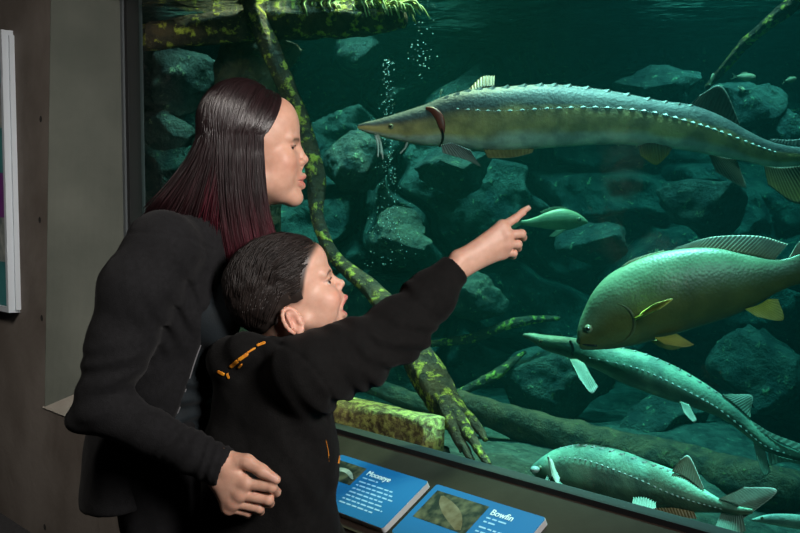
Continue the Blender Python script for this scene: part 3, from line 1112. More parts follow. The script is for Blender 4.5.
def fish_body(st, wr, dorsal, flank, belly, parent, segs=40, n=110, m='sturgeon', angular=0.0, name='body', split=(-0.05, 0.25), low=(-0.75, -0.3), humps=0.0):
    """st: (x top, y top, x bottom, y bottom, distance); wr: half width against half height"""
    top = catmull([P(a, b_, Y) for a, b_, c, d_, Y in st], n)
    bot = catmull([P(c, d_, Y) for a, b_, c, d_, Y in st], n)
    w = catmull(np.array([[x, 0, 0] for x in wr]), n)[:, 0]
    mid = (top + bot) / 2
    upv = (top - bot) / 2
    h = np.linalg.norm(upv, axis=1)
    T = np.gradient(mid, axis=0)
    T /= np.linalg.norm(T, axis=1)[:, None]
    lat = np.cross(T, upv)
    lat /= np.linalg.norm(lat, axis=1)[:, None] + 1e-9
    lat[lat[:, 1] > 0] *= -1           # toward the visitors
    th = np.linspace(0, 2 * math.pi, segs, endpoint=False)
    c, s = np.cos(th), np.sin(th)
    e = 1.0 - 0.12 * angular
    cc = np.sign(c) * np.abs(c) ** (1.0 + 0.0 * angular)
    ss = np.sign(s) * np.abs(s) ** e
    V = mid[:, None, :] + upv[:, None, :] * ss[None, :, None] + lat[:, None, :] * (w * h)[:, None, None] * cc[None, :, None]
    C = np.zeros((n, segs, 3))
    q = V * 1.0
    nz_ = 0.14 * fbm(q, 9, 3) + 0.05 * vnoise(q, 45)
    v = ss[None, :] + nz_
    tD = smooth(split[0], split[1], v)[..., None]
    tB = smooth(low[1], low[0], v)[..., None]
    C[:] = np.asarray(flank)
    C = C * (1 - tD) + np.asarray(dorsal) * tD
    C = C * (1 - tB) + np.asarray(belly) * tB
    F = []
    for i in range(n - 1):
        for j in range(segs):
            k = (j + 1) % segs
            F.append([i * segs + j, i * segs + k, (i + 1) * segs + k, (i + 1) * segs + j])
    Vf = np.vstack([V.reshape(-1, 3), mid[0] - T[0] * h[0] * 0.6, mid[-1] + T[-1] * h[-1] * 0.6])
    Cf = np.vstack([C.reshape(-1, 3), C[0, 0], C[-1, 0]])
    N0 = n * segs
    for j in range(segs):
        k = (j + 1) % segs
        F.append([k, j, N0])
        F.append([(n - 1) * segs + j, (n - 1) * segs + k, N0 + 1])
    o = mesh(name, Vf, F, M[m], parent, cols=Cf)
    bv = BVHTree.FromPolygons([Vector(x) for x in Vf], F)
    return o, bv


def hit(bv, px_, py_, lift=0.0, fallback=3.0):
    d = Vector(D(px_, py_)).normalized()
    r_ = bv.ray_cast(Vector(CAM), d)
    if r_[0] is None:
        nr = bv.find_nearest(Vector(P(px_, py_, fallback)))
        p_ = np.array(nr[0])
        return p_ - np.array(d) * lift, np.array(nr[1])
    nr = np.array(r_[1])
    if nr @ np.array(d) > 0:
        nr = -nr
    return np.array(r_[0]) + nr * lift, nr


def fin(name, root, edge, c0, c1, parent, rays=18, th=0.0035, bow=0.0, rim=None, nt_=14, label=None):
    """a rayed plate from its root line to its outer edge, both given in world points"""
    ns = rays * 4
    r_ = catmull(root, ns)
    e_ = catmull(edge, ns)
    t = np.linspace(0, 1, nt_)
    G_ = r_[None] * (1 - t)[:, None, None] + e_[None] * t[:, None, None]
    du = np.gradient(G_, axis=1)
    dv = np.gradient(G_, axis=0)
    nr = np.cross(du, dv)
    nr /= np.linalg.norm(nr, axis=2, keepdims=True) + 1e-9
    if nr[:, :, 1].mean() > 0:
        nr = -nr
    rip = np.cos(np.linspace(0, rays * 2 * math.pi, ns))[None, :, None]
    bowv = (np.sin(t * math.pi) * bow)[:, None, None]
    thick = (th * (1 - 0.75 * t))[:, None, None]
    half = nr * (thick * (0.65 + 0.35 * rip))
    mid = G_ + nr * bowv + nr * 0.0004 * rip * (0.3 + t[:, None, None])
    a = (mid + half).reshape(-1, 3)
    b_ = (mid - half).reshape(-1, 3)
    n = nt_ * ns
    F = []
    for i in range(nt_ - 1):
        for j in range(ns - 1):
            q = [i * ns + j, i * ns + j + 1, (i + 1) * ns + j + 1, (i + 1) * ns + j]
            F.append(q)
            F.append([x + n for x in q[::-1]])
    loop = [j for j in range(ns)] + [i * ns + ns - 1 for i in range(1, nt_)] + [(nt_ - 1) * ns + j for j in range(ns - 2, -1, -1)] + [i * ns for i in range(nt_ - 2, 0, -1)]
    for i in range(len(loop)):
        p_, q_ = loop[i], loop[(i + 1) % len(loop)]
        F.append([p_, p_ + n, q_ + n, q_])
    cc = np.asarray(c0)[None, None] * (1 - t)[:, None, None] + np.asarray(c1)[None, None] * t[:, None, None]
    cc = cc * (1 + 0.13 * rip)
    if rim is not None:
        k = smooth(0.9, 0.97, t)[:, None, None]
        cc = cc * (1 - k) + np.asarray(rim) * k
    cc = np.clip(cc, 0, 1).reshape(-1, 3)
    o = mesh(name, np.vstack([a, b_]), F, M['fin'], parent, cols=np.vstack([cc, cc]))
    if label:
        o['label'] = label
    return o


def scutes(bv, pts, parent, n, size, fb=3.0, lift=0.0):
    c = catmull(np.array([[a, b_, 0] for a, b_ in pts]), n)
    mb_ = MB()
    ridge = []
    for i in range(n):
        p_, nr = hit(bv, c[i, 0], c[i, 1], lift, fb)
        if nr @ D(c[i, 0], c[i, 1]) > 0:
            nr = -nr
        ridge.append(p_ - nr * size * 0.06)
        j = min(i + 1, n - 1)
        d = P(c[j, 0], c[j, 1], fb) - P(c[max(0, j - 1), 0], c[max(0, j - 1), 1], fb)
        d = d / (np.linalg.norm(d) + 1e-9)
        s_ = size * (0.55 + 0.45 * math.sin(math.pi * (i + 1) / (n + 1)))
        x_ = np.cross(nr, d)
        V_ = [p_ - d * s_, p_ + x_ * s_ * 0.6, p_ + d * s_, p_ - x_ * s_ * 0.6, p_ + nr * s_ * 0.55 + d * s_ * 0.5, p_ - nr * s_ * 0.4]
        mb_.add(V_, [[0, 1, 4], [1, 2, 4], [2, 3, 4], [3, 0, 4], [1, 0, 5], [2, 1, 5], [3, 2, 5], [0, 3, 5]])
    mb_.add(*tube(catmull(ridge, 60), size * 0.08, 5))
    return mb_.build('scute_row', M['scute'], parent, smooth=False)


def fish_eye(bv, px_, py_, r_, parent, fb):
    p_, nr = hit(bv, px_, py_, 0, fb)
    v, f = ball(p_, r_, 16, 12)
    e = mesh('eye', v, f, M['fish_eye'], parent)
    v, f = ball(p_ + nr * r_ * 0.55, r_ * 0.62, 14, 10)
    mesh('pupil', v, f, M['pupil'], e)


# --- big sturgeon across the top
SD, SF, SB = (0.075, 0.092, 0.095), (0.42, 0.33, 0.14), (0.5, 0.51, 0.45)
Y1 = 2.92
st = [(358.5, 124.8, 358.5, 129.5), (366, 122, 366, 132.5), (379, 119, 378, 136), (402, 112, 402, 142), (425, 104.5, 422, 145.5), (445, 96, 445, 147),
      (471, 89.5, 468, 150), (499, 87, 497, 151.5), (537, 84.5, 535, 149), (570, 85.5, 568, 146.5), (615, 91.5, 612, 144.5), (660, 100.5, 655, 147),
      (690, 104.5, 684, 150.5), (720, 115.5, 708, 154.5), (750, 132, 738, 160), (768, 140.5, 765, 166), (790, 146, 787, 167), (815, 147, 815, 163), (850, 140, 850, 150)]
n1 = len(st)
t = thing('sturgeon', P(560, 118, Y1), 'largest sturgeon, swimming left across the top with white whiskers under its snout', 'fish', 'sturgeons')
st1 = [(*q, Y1 + 0.06 - 0.0003 * (q[0] - 358)) for q in st]
body, bv = fish_body(st1, [0.9, 1.1, 1.0, 0.85, 0.8, 0.75, 0.72, 0.7, 0.7, 0.7, 0.68, 0.66, 0.62, 0.58, 0.55, 0.5, 0.45, 0.35, 0.3], SD, SF, SB, t, angular=1, split=(0.10, 0.36), low=(-0.72, -0.42))
scutes(bv, [(458, 109), (500, 111), (550, 108.5), (600, 107.5), (650, 112), (690, 122), (720, 131.5), (752, 144), (775, 152)], t, 34, 0.010, Y1)
scutes(bv, [(446, 97.5), (471, 90.5), (499, 88), (537, 85.5), (570, 86.5), (615, 92.5), (660, 101.5), (690, 105.5)], t, 17, 0.016, Y1)
fish_eye(bv, 391, 126.5, 0.008, t, Y1)
# gill opening
gp = [hit(bv, a, b_, 0.0015, Y1)[0] for a, b_ in ((426, 108.5), (433, 111), (439, 117), (442, 126), (443, 134))]
v, f = tube(catmull(gp, 24), 0.0125 * np.sin(np.linspace(0.25, 2.95, 24)) ** 0.8, 8, 0.35)
mesh('gill', v, f, M['gill'], t)
gp = [hit(bv, a, b_, 0.001, Y1)[0] for a, b_ in ((442, 128), (443, 138), (440, 146))]
v, f = tube(catmull(gp, 16), 0.004, 6)
mesh('gill_edge', v, f, M['pupil'], t)
for (a, b_, c, d_) in ((375.5, 136, 378, 157), (377, 136, 383, 159), (378, 136.5, 381, 154), (407, 144, 400, 153.5)):
    q0, q1 = P(a, b_ - 1, Y1 + 0.03), P(c, d_, Y1 + 0.0)
    v, f = tube(catmull([q0, lerp(q0, q1, 0.5) + np.array([0.004, 0, 0.0]), q1], 12), np.linspace(0.004, 0.002, 12), 6)
    mesh('barbel', v, f, M['scute'], t)
brn, yel, pale = (0.12, 0.085, 0.04), (0.60, 0.46, 0.05), (0.52, 0.58, 0.56)
Yn, Yf = Y1 - 0.10, Y1 + 0.12
fin('pectoral_fin', px([(441, 145, Yn + .03), (452, 143, Yn + .03), (470, 150, Yn + .03)]), px([(443, 153, Yn + .03), (466, 160, Yn + .03), (481, 167, Yn + .04)]), (0.11, 0.12, 0.115), (0.16, 0.165, 0.15), t, 12, 0.007)
fin('pectoral_fin', px([(470, 92, Yf), (482, 88, Yf), (494, 87, Yf)]), px([(469, 89, Yf + .02), (482, 77, Yf + .04), (495, 76, Yf + .04)]), (0.035, 0.026, 0.01), (0.12, 0.085, 0.012), t, 9, 0.005, rim=(0.06, 0.05, 0.03), label='raised yellow fin on the far side of the back')
fin('ventral_fin', px([(484, 150, Y1), (510, 150, Y1), (534, 148, Y1)]), px([(488, 158, Y1 - .02), (512, 157.5, Y1 - .02), (532, 153, Y1 - .01)]), (0.26, 0.17, 0.06), (0.24, 0.15, 0.05), t, 12)
fin('pelvic_fin', px([(638, 146, Yn + .05), (652, 143, Yn + .05), (672, 148, Yn + .05)]), px([(641, 156, Yn + .05), (656, 165, Yn + .06), (669, 154, Yn + .05)]), (0.05, 0.04, 0.02), (0.22, 0.15, 0.015), t, 12, 0.005)
fin('dorsal_fin', px([(690, 105, Y1), (712, 112, Y1), (738, 126, Y1)]), px([(700, 95, Y1), (722, 86.5, Y1 - .01), (740, 124, Y1)]), (0.05, 0.042, 0.025), (0.032, 0.026, 0.016), t, 16, rim=(0.30, 0.32, 0.28))
fin('anal_fin', px([(708, 153, Y1), (722, 157, Y1), (736, 159, Y1)]), px([(716, 172, Y1), (745, 188, Y1 - .02), (740, 170, Y1)]), (0.10, 0.075, 0.04), (0.055, 0.04, 0.02), t, 14, rim=(0.30, 0.28, 0.24))
fin('tail_fin', px([(764, 165, Y1), (780, 167, Y1), (800, 166, Y1)]), px([(768, 185, Y1 - .01), (798, 204, Y1 - .02), (822, 190, Y1)]), (0.08, 0.06, 0.03), (0.22, 0.14, 0.025), t, 14, rim=(0.2, 0.16, 0.10))
fin('tail_fin', px([(768, 141, Y1), (800, 146, Y1), (850, 142, Y1)]), px([(772, 139, Y1), (802, 138.5, Y1), (862, 120, Y1)]), (0.07, 0.08, 0.08), (0.12, 0.14, 0.135), t, 18, rim=(0.6, 0.65, 0.62))

# --- humped fish at the right
Y2 = 2.5
st = [(577, 337, 578, 344, Y2), (578.6, 325, 582, 349.5, Y2), (584, 310, 599, 349.5, Y2), (593, 292, 614, 348.5, Y2), (608, 275.5, 630, 346, Y2), (628, 264, 645, 342.5, Y2),
      (656, 253.6, 662, 338, Y2), (686, 248, 695, 328, Y2), (716, 248, 728, 317.5, Y2), (746, 253.5, 752, 307, Y2), (770, 258.5, 772, 295.5, Y2), (786, 258.5, 790, 287, Y2), (803, 253, 806, 283, Y2)]
t = thing('freshwater_drum', P(690, 295, Y2), 'deep humpbacked golden green fish facing down left with yellow fins', 'fish')
st = [(*q[:4], Y2 + 0.02 - 0.0004 * (q[0] - 577)) for q in st]
body, bv = fish_body(st, [0.75, 0.62, 0.56, 0.54, 0.54, 0.54, 0.52, 0.5, 0.46, 0.42, 0.36, 0.3, 0.22], (0.15, 0.27, 0.16), (0.105, 0.098, 0.022), (0.085, 0.072, 0.016), t, m='drum', split=(-0.25, 0.65), low=(-0.95, -0.6))
fish_eye(bv, 588.5, 328.5, 0.0105, t, Y2)
gp = [hit(bv, a, b_, 0.000, Y2)[0] for a, b_ in ((616, 303), (627, 308), (634, 318), (633, 331), (624, 341), (612, 346))]
v, f = tube(catmull(gp, 30), 0.0045 * np.sin(np.linspace(0.1, 3.0, 30)), 8)
mesh('gill_cover', v, f, M['drum'], t, cols=np.tile(np.array([0.10, 0.10, 0.04]), (len(v), 1)))
gp = [hit(bv, a, b_, 0.0, Y2)[0] for a, b_ in ((579, 343), (588, 345), (597, 345.5))]
v, f = tube(catmull(gp, 14), 0.003, 6)
mesh('mouth', v, f, M['pupil'], t)
yl2 = (0.62, 0.50, 0.05)
fin('dorsal_fin', px([(622, 266, Y2), (640, 259.5, Y2), (664, 253, Y2)]), px([(630, 260.5, Y2), (644, 255.5, Y2), (664, 250, Y2)]), (0.30, 0.30, 0.18), (0.36, 0.36, 0.24), t, 9)
fin('dorsal_fin', px([(664, 254, Y2 - .02), (700, 249, Y2 - .03), (740, 253, Y2 - .05), (774, 260, Y2 - .06)]), px([(678, 247, Y2 - .02), (712, 237, Y2 - .03), (758, 236, Y2 - .05), (788, 244, Y2 - .06)]), (0.22, 0.22, 0.12), (0.20, 0.30, 0.25), t, 30, rim=(0.4, 0.45, 0.34))
q0 = hit(bv, 637, 316, 0.002, Y2)[0]
q1 = hit(bv, 634, 319, 0.002, Y2)[0]
fin('pectoral_fin', [q0, lerp(q0, q1, .5), q1], px([(655, 303.5, Y2 - .16), (672.5, 299, Y2 - .17), (660, 309, Y2 - .155)]), yl2, (0.72, 0.66, 0.16), t, 8, 0.004, label='bright yellow fin on the side')
fin('pelvic_fin', px([(655, 338, Y2 - .04), (664, 337, Y2 - .04), (676, 334, Y2 - .04)]), px([(664, 344, Y2 - .06), (684, 347, Y2 - .07), (694, 345, Y2 - .06)]), (0.5, 0.36, 0.06), (0.42, 0.28, 0.06), t, 10)
fin('pelvic_fin', px([(650, 340, Y2 + .05), (660, 340, Y2 + .05), (670, 337, Y2 + .05)]), px([(660, 347, Y2 + .07), (672, 350, Y2 + .07), (684, 347, Y2 + .06)]), (0.3, 0.22, 0.06), (0.3, 0.22, 0.06), t, 10)
fin('anal_fin', px([(745, 309, Y2 - .06), (758, 305, Y2 - .06), (768, 299, Y2 - .06)]), px([(757, 317, Y2 - .07), (783, 320, Y2 - .07), (778, 299, Y2 - .06)]), yl2, (0.6, 0.5, 0.12), t, 12)
fin('tail_fin', px([(800, 253, Y2 - .08), (803, 268, Y2 - .08), (802, 284, Y2 - .08)]), px([(818, 232, Y2 - .08), (836, 266, Y2 - .09), (824, 304, Y2 - .08)]), (0.30, 0.30, 0.18), (0.3, 0.34, 0.24), t, 20)
fin('tail_fin', px([(789, 258, Y2 - .08), (796, 255, Y2 - .08), (803, 253, Y2 - .08)]), px([(797, 244, Y2 - .08), (806, 236, Y2 - .08), (817, 232, Y2 - .08)]), (0.30, 0.32, 0.22), (0.3, 0.36, 0.28), t, 6)


def sturgeon(loc, label, st, wr, cD, cF, cB, split=(0.0, 0.3)):
    t = thing('sturgeon', loc, label, 'fish', 'sturgeons')
    b_, bv = fish_body(st, wr, cD, cF, cB, t, angular=1, split=split, low=(-0.9, -0.6))
    return t, bv


# --- middle sturgeon
st = [(523.8, 333.5, 523.8, 337.5), (531, 333, 531, 341), (546, 335, 545, 350), (575, 338, 566, 357), (608, 346, 593, 368), (637, 351, 625, 384), (673, 365, 662, 398),
      (706, 384, 694, 408), (735, 405, 724, 420), (757, 426, 748, 437.5), (777, 442, 767, 452), (795, 450, 790, 459), (830, 462, 830, 467)]
st = [(*q, 2.95 - 0.0009 * (q[0] - 523)) for q in st]
cD, cF, cB = (0.24, 0.42, 0.32), (0.08, 0.11, 0.075), (0.18, 0.22, 0.16)
t, bv = sturgeon(P(660, 385, 2.85), 'middle sturgeon, long and pale green, slanting down right under the humpbacked fish', st,
                 [1.2, 1.3, 1.1, 0.9, 0.85, 0.8, 0.78, 0.72, 0.66, 0.6, 0.55, 0.5, 0.4], cD, cF, cB, (-0.35, 0.0))
scutes(bv, [(590, 358), (625, 365), (650, 373), (675, 385), (700, 398), (720, 410), (745, 430), (765, 446), (790, 455)], t, 34, 0.007, 2.8)
scutes(bv, [(600, 345), (637, 352), (673, 366.5), (706, 386), (728, 400)], t, 14, 0.010, 2.8)
fish_eye(bv, 541, 341.5, 0.006, t, 2.9)
gp = [hit(bv, a, b_, 0.0, 2.9)[0] for a, b_ in ((570, 341), (573, 348), (572, 355))]
v, f = tube(catmull(gp, 16), 0.004, 6)
mesh('gill_edge', v, f, M['pupil'], t)
fg, fg2 = (0.17, 0.25, 0.19), (0.13, 0.20, 0.15)
fin('pectoral_fin', px([(570, 360, 2.84), (576, 360, 2.84), (583, 364, 2.84)]), px([(579, 378, 2.78), (591, 393, 2.75), (598, 387, 2.76)]), fg, fg2, t, 9, 0.005, rim=(0.6, 0.62, 0.55))
fin('pelvic_fin', px([(680, 402, 2.72), (683, 403, 2.72), (688, 405, 2.72)]), px([(684, 413, 2.70), (693, 422, 2.69), (697, 420, 2.69)]), fg, (0.5, 0.5, 0.42), t, 6, 0.004)
fin('dorsal_fin', px([(722, 395, 2.76), (735, 405, 2.75), (750, 418, 2.74)]), px([(734, 394.5, 2.77), (752, 396, 2.76), (750, 412, 2.75)]), fg2, (0.2, 0.26, 0.2), t, 12, rim=(0.5, 0.55, 0.48))
fin('anal_fin', px([(753, 440, 2.74), (759, 445, 2.73), (764, 450, 2.73)]), px([(757, 458, 2.72), (764, 476, 2.71), (771, 472, 2.71)]), fg2, (0.28, 0.36, 0.28), t, 9)
fin('tail_fin', px([(768, 452, 2.72), (785, 458, 2.70), (805, 462, 2.69)]), px([(769, 466, 2.71), (786, 462, 2.70), (806, 466, 2.69)]), fg2, fg, t, 9)
fin('tail_fin', px([(748, 424, 2.74), (770, 437, 2.72), (800, 452, 2.69)]), px([(752, 421, 2.74), (774, 434, 2.72), (810, 447, 2.69)]), fg2, fg, t, 10)

# --- lowest sturgeon by the glass
st = [(531.5, 466.5, 531.5, 472), (536, 462, 537, 476), (546, 454.5, 547, 484), (558, 448.5, 562, 491), (582, 444.5, 594, 500), (612, 450, 628, 508.5), (650, 463, 660, 511),
      (680, 474, 684, 512), (702, 488.5, 704, 512.5), (721, 499.5, 722, 513), (738, 506, 737, 515), (752, 509, 752, 514)]
st = [(*q, 2.56 - 0.0019 * (q[0] - 531)) for q in st]
t, bv = sturgeon(P(640, 480, 2.4), 'lowest sturgeon, pale green, gliding just above the foot of the glass', st,
                 [1.0, 1.0, 0.9, 0.75, 0.7, 0.68, 0.66, 0.64, 0.6, 0.55, 0.45, 0.35], (0.26, 0.46, 0.34), (0.10, 0.14, 0.09), (0.2, 0.24, 0.17), (-0.12, 0.2))
scutes(bv, [(560, 457), (585, 460), (612, 469), (640, 480), (669, 493), (695, 502), (721, 509)], t, 30, 0.0065, 2.4)
scutes(bv, [(560, 448.5), (582, 445.5), (612, 451), (650, 464), (676, 473)], t, 15, 0.010, 2.4)
fish_eye(bv, 540, 468, 0.0065, t, 2.5)
v, f = ball(P(535, 469.5, 2.49), (0.012, 0.012, 0.009), 16, 12)
mesh('snout_tip', v, f, M['scute'], t)
fin('pectoral_fin', px([(548, 456, 2.46), (551, 462, 2.45), (553, 470, 2.45)]), px([(552, 476, 2.42), (558, 486, 2.40), (560, 478, 2.42)]), (0.5, 0.5, 0.4), (0.45, 0.46, 0.38), t, 8, 0.006)
fin('pectoral_fin', px([(547, 477, 2.45), (555, 480, 2.44), (562, 486, 2.44)]), px([(541, 490, 2.40), (553, 493, 2.39), (566, 493, 2.40)]), fg, fg2, t, 9, 0.006)
fin('pelvic_fin', px([(634, 499, 2.26), (645, 499, 2.25), (655, 504, 2.24)]), px([(631, 508, 2.22), (643, 512, 2.21), (656, 508, 2.22)]), (0.2, 0.26, 0.2), (0.24, 0.3, 0.23), t, 9, 0.006, rim=(0.62, 0.65, 0.56))
fin('anal_fin', px([(656, 508, 2.28), (674, 508, 2.26), (694, 512, 2.24)]), px([(662, 517, 2.27), (678, 518, 2.25), (697, 519, 2.23)]), (0.3, 0.15, 0.05), (0.28, 0.16, 0.07), t, 12, rim=(0.6, 0.55, 0.45))
fin('dorsal_fin', px([(672, 471.5, 2.28), (686, 478, 2.26), (703, 490, 2.23)]), px([(681, 459, 2.28), (690, 457, 2.27), (704, 488, 2.23)]), (0.2, 0.22, 0.15), (0.1, 0.09, 0.05), t, 14, rim=(0.5, 0.55, 0.48))
fin('tail_fin', px([(719, 499.5, 2.2), (735, 505, 2.17), (740, 514, 2.17)]), px([(745, 487, 2.18), (777, 491, 2.14), (742, 520, 2.16)]), (0.26, 0.3, 0.24), (0.18, 0.24, 0.19), t, 20, rim=(0.55, 0.6, 0.52))
fin('tail_fin', px([(722, 513, 2.2), (732, 515, 2.18), (742, 514, 2.16)]), px([(712, 535, 2.17), (726, 540, 2.15), (746, 531, 2.15)]), fg2, fg, t, 12)

# --- green fish behind the pointing finger, facing right
st = [(519, 221, 519, 224.5), (528, 219.5, 528, 226), (537, 216.5, 540, 228), (547, 212, 551, 229.5), (561, 208.5, 562, 230.5), (573, 211, 571, 229.5), (582, 216, 580, 226.5), (587.5, 221, 587, 223.5)]
st = [(*q, 3.7) for q in st]
t = thing('carp', P(555, 219, 3.7), 'dim green fish facing right just beyond the pointing finger', 'fish')
b_, bv = fish_body(st, [0.4, 0.45, 0.5, 0.55, 0.58, 0.6, 0.6, 0.7], (0.34, 0.42, 0.26), (0.30, 0.36, 0.18), (0.26, 0.3, 0.16), t, m='drum')
fish_eye(bv, 579, 219.5, 0.008, t, 3.7)
fin('dorsal_fin', px([(543, 214, 3.7), (556, 209.5, 3.7), (568, 209.5, 3.7)]), px([(540, 212, 3.7), (553, 207, 3.7), (566, 207, 3.7)]), (0.2, 0.26, 0.15), (0.2, 0.26, 0.15), t, 10)
fin('tail_fin', px([(521, 220.5, 3.7), (520, 222.5, 3.7), (521, 225, 3.7)]), px([(508, 212, 3.7), (512, 222, 3.7), (508, 232, 3.7)]), (0.22, 0.28, 0.16), (0.2, 0.26, 0.15), t, 10)
fin('pelvic_fin', px([(556, 230, 3.68), (561, 230, 3.68), (566, 229.5, 3.68)]), px([(549, 236, 3.67), (553, 237, 3.67), (557, 236, 3.67)]), (0.2, 0.26, 0.15), (0.2, 0.26, 0.15), t, 7)

# --- dim fish partly in view at the bottom right corner
st = [(752, 519, 752, 521), (768, 514.5, 768, 524), (790, 514, 790, 528), (815, 517, 815, 531), (850, 523, 850, 530)]
st = [(*q, 2.45) for q in st]
t = thing('minnow', P(790, 521, 2.45), 'slender teal fish cut off at the bottom right corner', 'fish')
b_, bv = fish_body(st, [0.8, 0.7, 0.6, 0.55, 0.4], (0.3, 0.4, 0.34), (0.2, 0.26, 0.22), (0.35, 0.38, 0.3), t)
fish_eye(bv, 762, 518, 0.004, t, 2.45)
fin('tail_fin', px([(848, 523, 2.45), (851, 526, 2.45), (848, 530, 2.45)]), px([(866, 514, 2.45), (862, 527, 2.45), (866, 540, 2.45)]), fg2, fg, t, 8)


# --- small pale fish near the top
def small_fish(first):
    root = empty('small_fish', (0, 0, 0))
    WLOC[root.name] = (0, 0, 0)
    n, sg = 22, 14
    V_, C_ = [], []
    for i in range(n):
        u = i / (n - 1)
        x = 0.035 - 0.062 * u
        h_ = 0.0115 * (math.sin(math.pi * min(1, (u * 0.92 + 0.04)) ** 0.7)) ** 0.8 + 0.0014
        for j in range(sg):
            a = 2 * math.pi * j / sg
            V_.append([x, 0.5 * h_ * math.cos(a), h_ * math.sin(a)])
            C_.append((0.40, 0.46, 0.30) if math.sin(a) > 0.2 else (0.72, 0.74, 0.6))
    F_ = []
    for i in range(n - 1):
        for j in range(sg):
            k = (j + 1) % sg
            F_.append([i * sg + j, i * sg + k, (i + 1) * sg + k, (i + 1) * sg + j])
    F_.append(list(range(sg))[::-1])
    F_.append([(n - 1) * sg + j for j in range(sg)])
    mesh('body', V_, F_, M['sturgeon'], root, cols=np.array(C_))
    fin('tail_fin', [(-0.026, 0, 0.002), (-0.026, 0, 0), (-0.026, 0, -0.002)], [(-0.044, 0, 0.010), (-0.038, 0, 0), (-0.044, 0, -0.010)], (0.5, 0.55, 0.4), (0.5, 0.55, 0.4), root, 6, 0.0012, nt_=6)
    fin('dorsal_fin', [(0.012, 0, 0.010), (0.0, 0, 0.010), (-0.012, 0, 0.008)], [(0.006, 0, 0.016), (-0.006, 0, 0.015), (-0.016, 0, 0.010)], (0.4, 0.45, 0.3), (0.4, 0.45, 0.3), root, 6, 0.0012, nt_=6)
    v, f = ball((0.027, -0.0035, 0.002), 0.0022, 8, 6)
    mesh('eye', v, f, M['pupil'], root)
    return root


def copy_tree(o, parent=None):
    c = o.copy()
    COL.objects.link(c)
    if parent is not None:
        c.parent = parent
    for ch in [x for x in bpy.data.objects if x.parent == o]:
        copy_tree(ch, c)
    return c


proto = None
for (sx, sy, Y, rot, s_, lab) in [
        (745, 77, 3.35, (0, R(3), 0), 1.0, 'small pale fish facing right above the tail end of the top sturgeon'),
        (790, 80, 3.35, (0, R(-12), R(20)), 0.72, 'small pale fish nearest the right edge of the tank'),
        (712, 79, 3.35, (0, R(-68), R(30)), 0.55, 'small pale fish pointing up left of the tall back fin'),
        (741.5, 89, 3.35, (0, R(20), R(-80)), 0.62, 'small pale fish turned head on under the longer one'),
        (441, 93, 3.3, (0, R(-75), R(40)), 0.35, 'tiny pale fish rising behind the head of the largest sturgeon')]:
    if proto is None:
        proto = small_fish(True)
        o = proto
    else:
        o = copy_tree(proto)
    o.location = P(sx, sy, Y).tolist()
    o.rotation_euler = rot
    o.scale = (s_, s_, s_)
    tag(o, lab, 'fish', 'small pale fish')

# bubbles rising
mb = MB()
rb = np.random.default_rng(5)
for k in range(300):
    yy = rb.uniform(60, 268)
    sp = 5 + 14 * smooth(150, 260, yy)
    v, f = ball(P(388 + rb.normal() * sp * 0.7, yy, 3.9 + rb.normal() * 0.05), rb.uniform(0.0008, 0.0022), 6, 4)
    mb.add(v, f)
for k in range(50):
    v, f = ball(P(421 + rb.normal() * 7, rb.uniform(20, 80), 3.9 + rb.normal() * 0.05), rb.uniform(0.001, 0.003), 6, 4)
    mb.add(v, f)
tag(mb.build('bubbles', M['bubble']), 'fine air bubbles rising in plumes left of the largest sturgeon', 'bubbles', kind='stuff')

# ------------------------------------------------------------------ label panels on the ledge
def rrect(a0, a1, d0, d1, r_, h):
    pts = []
    for (ca, cd, s0) in ((a1 - r_, d0 + r_, -90), (a1 - r_, d1 - r_, 0), (a0 + r_, d1 - r_, 90), (a0 + r_, d0 + r_, 180)):
        for k in range(7):
            a = R(s0 + 15 * k)
            pts.append(L(ca + r_ * math.cos(a), cd + r_ * math.sin(a), h))
    return pts


def ledge_text(txt, along, down, size, m, parent, name='lettering'):
    cu = bpy.data.curves.new('lettering', 'FONT')
    cu.body = txt
    cu.size = size
    cu.extrude = 0.0003
    tmp = bpy.data.objects.new('lettering_tmp', cu)
    COL.objects.link(tmp)
    bpy.context.view_layer.update()
    me = bpy.data.meshes.new_from_object(tmp)
    bpy.data.objects.remove(tmp)
    V_ = np.array([v.co[:] for v in me.vertices])
    F_ = [list(p_.vertices) for p_ in me.polygons]
    off_ = size * 0.035
    W_ = []
    VV_, FF_ = [], []
    for k, (ex, ey) in enumerate(((0, 0), (off_, 0))):     # a little weight
        VV_ += [L(along + v[0] + ex, down - v[1] + ey, 0.0168 + v[2] + 0.0001 * k) for v in V_]
        FF_ += [[i + k * len(V_) for i in f_] for f_ in F_]
    return mesh(name, VV_, FF_, m, parent, smooth=False)


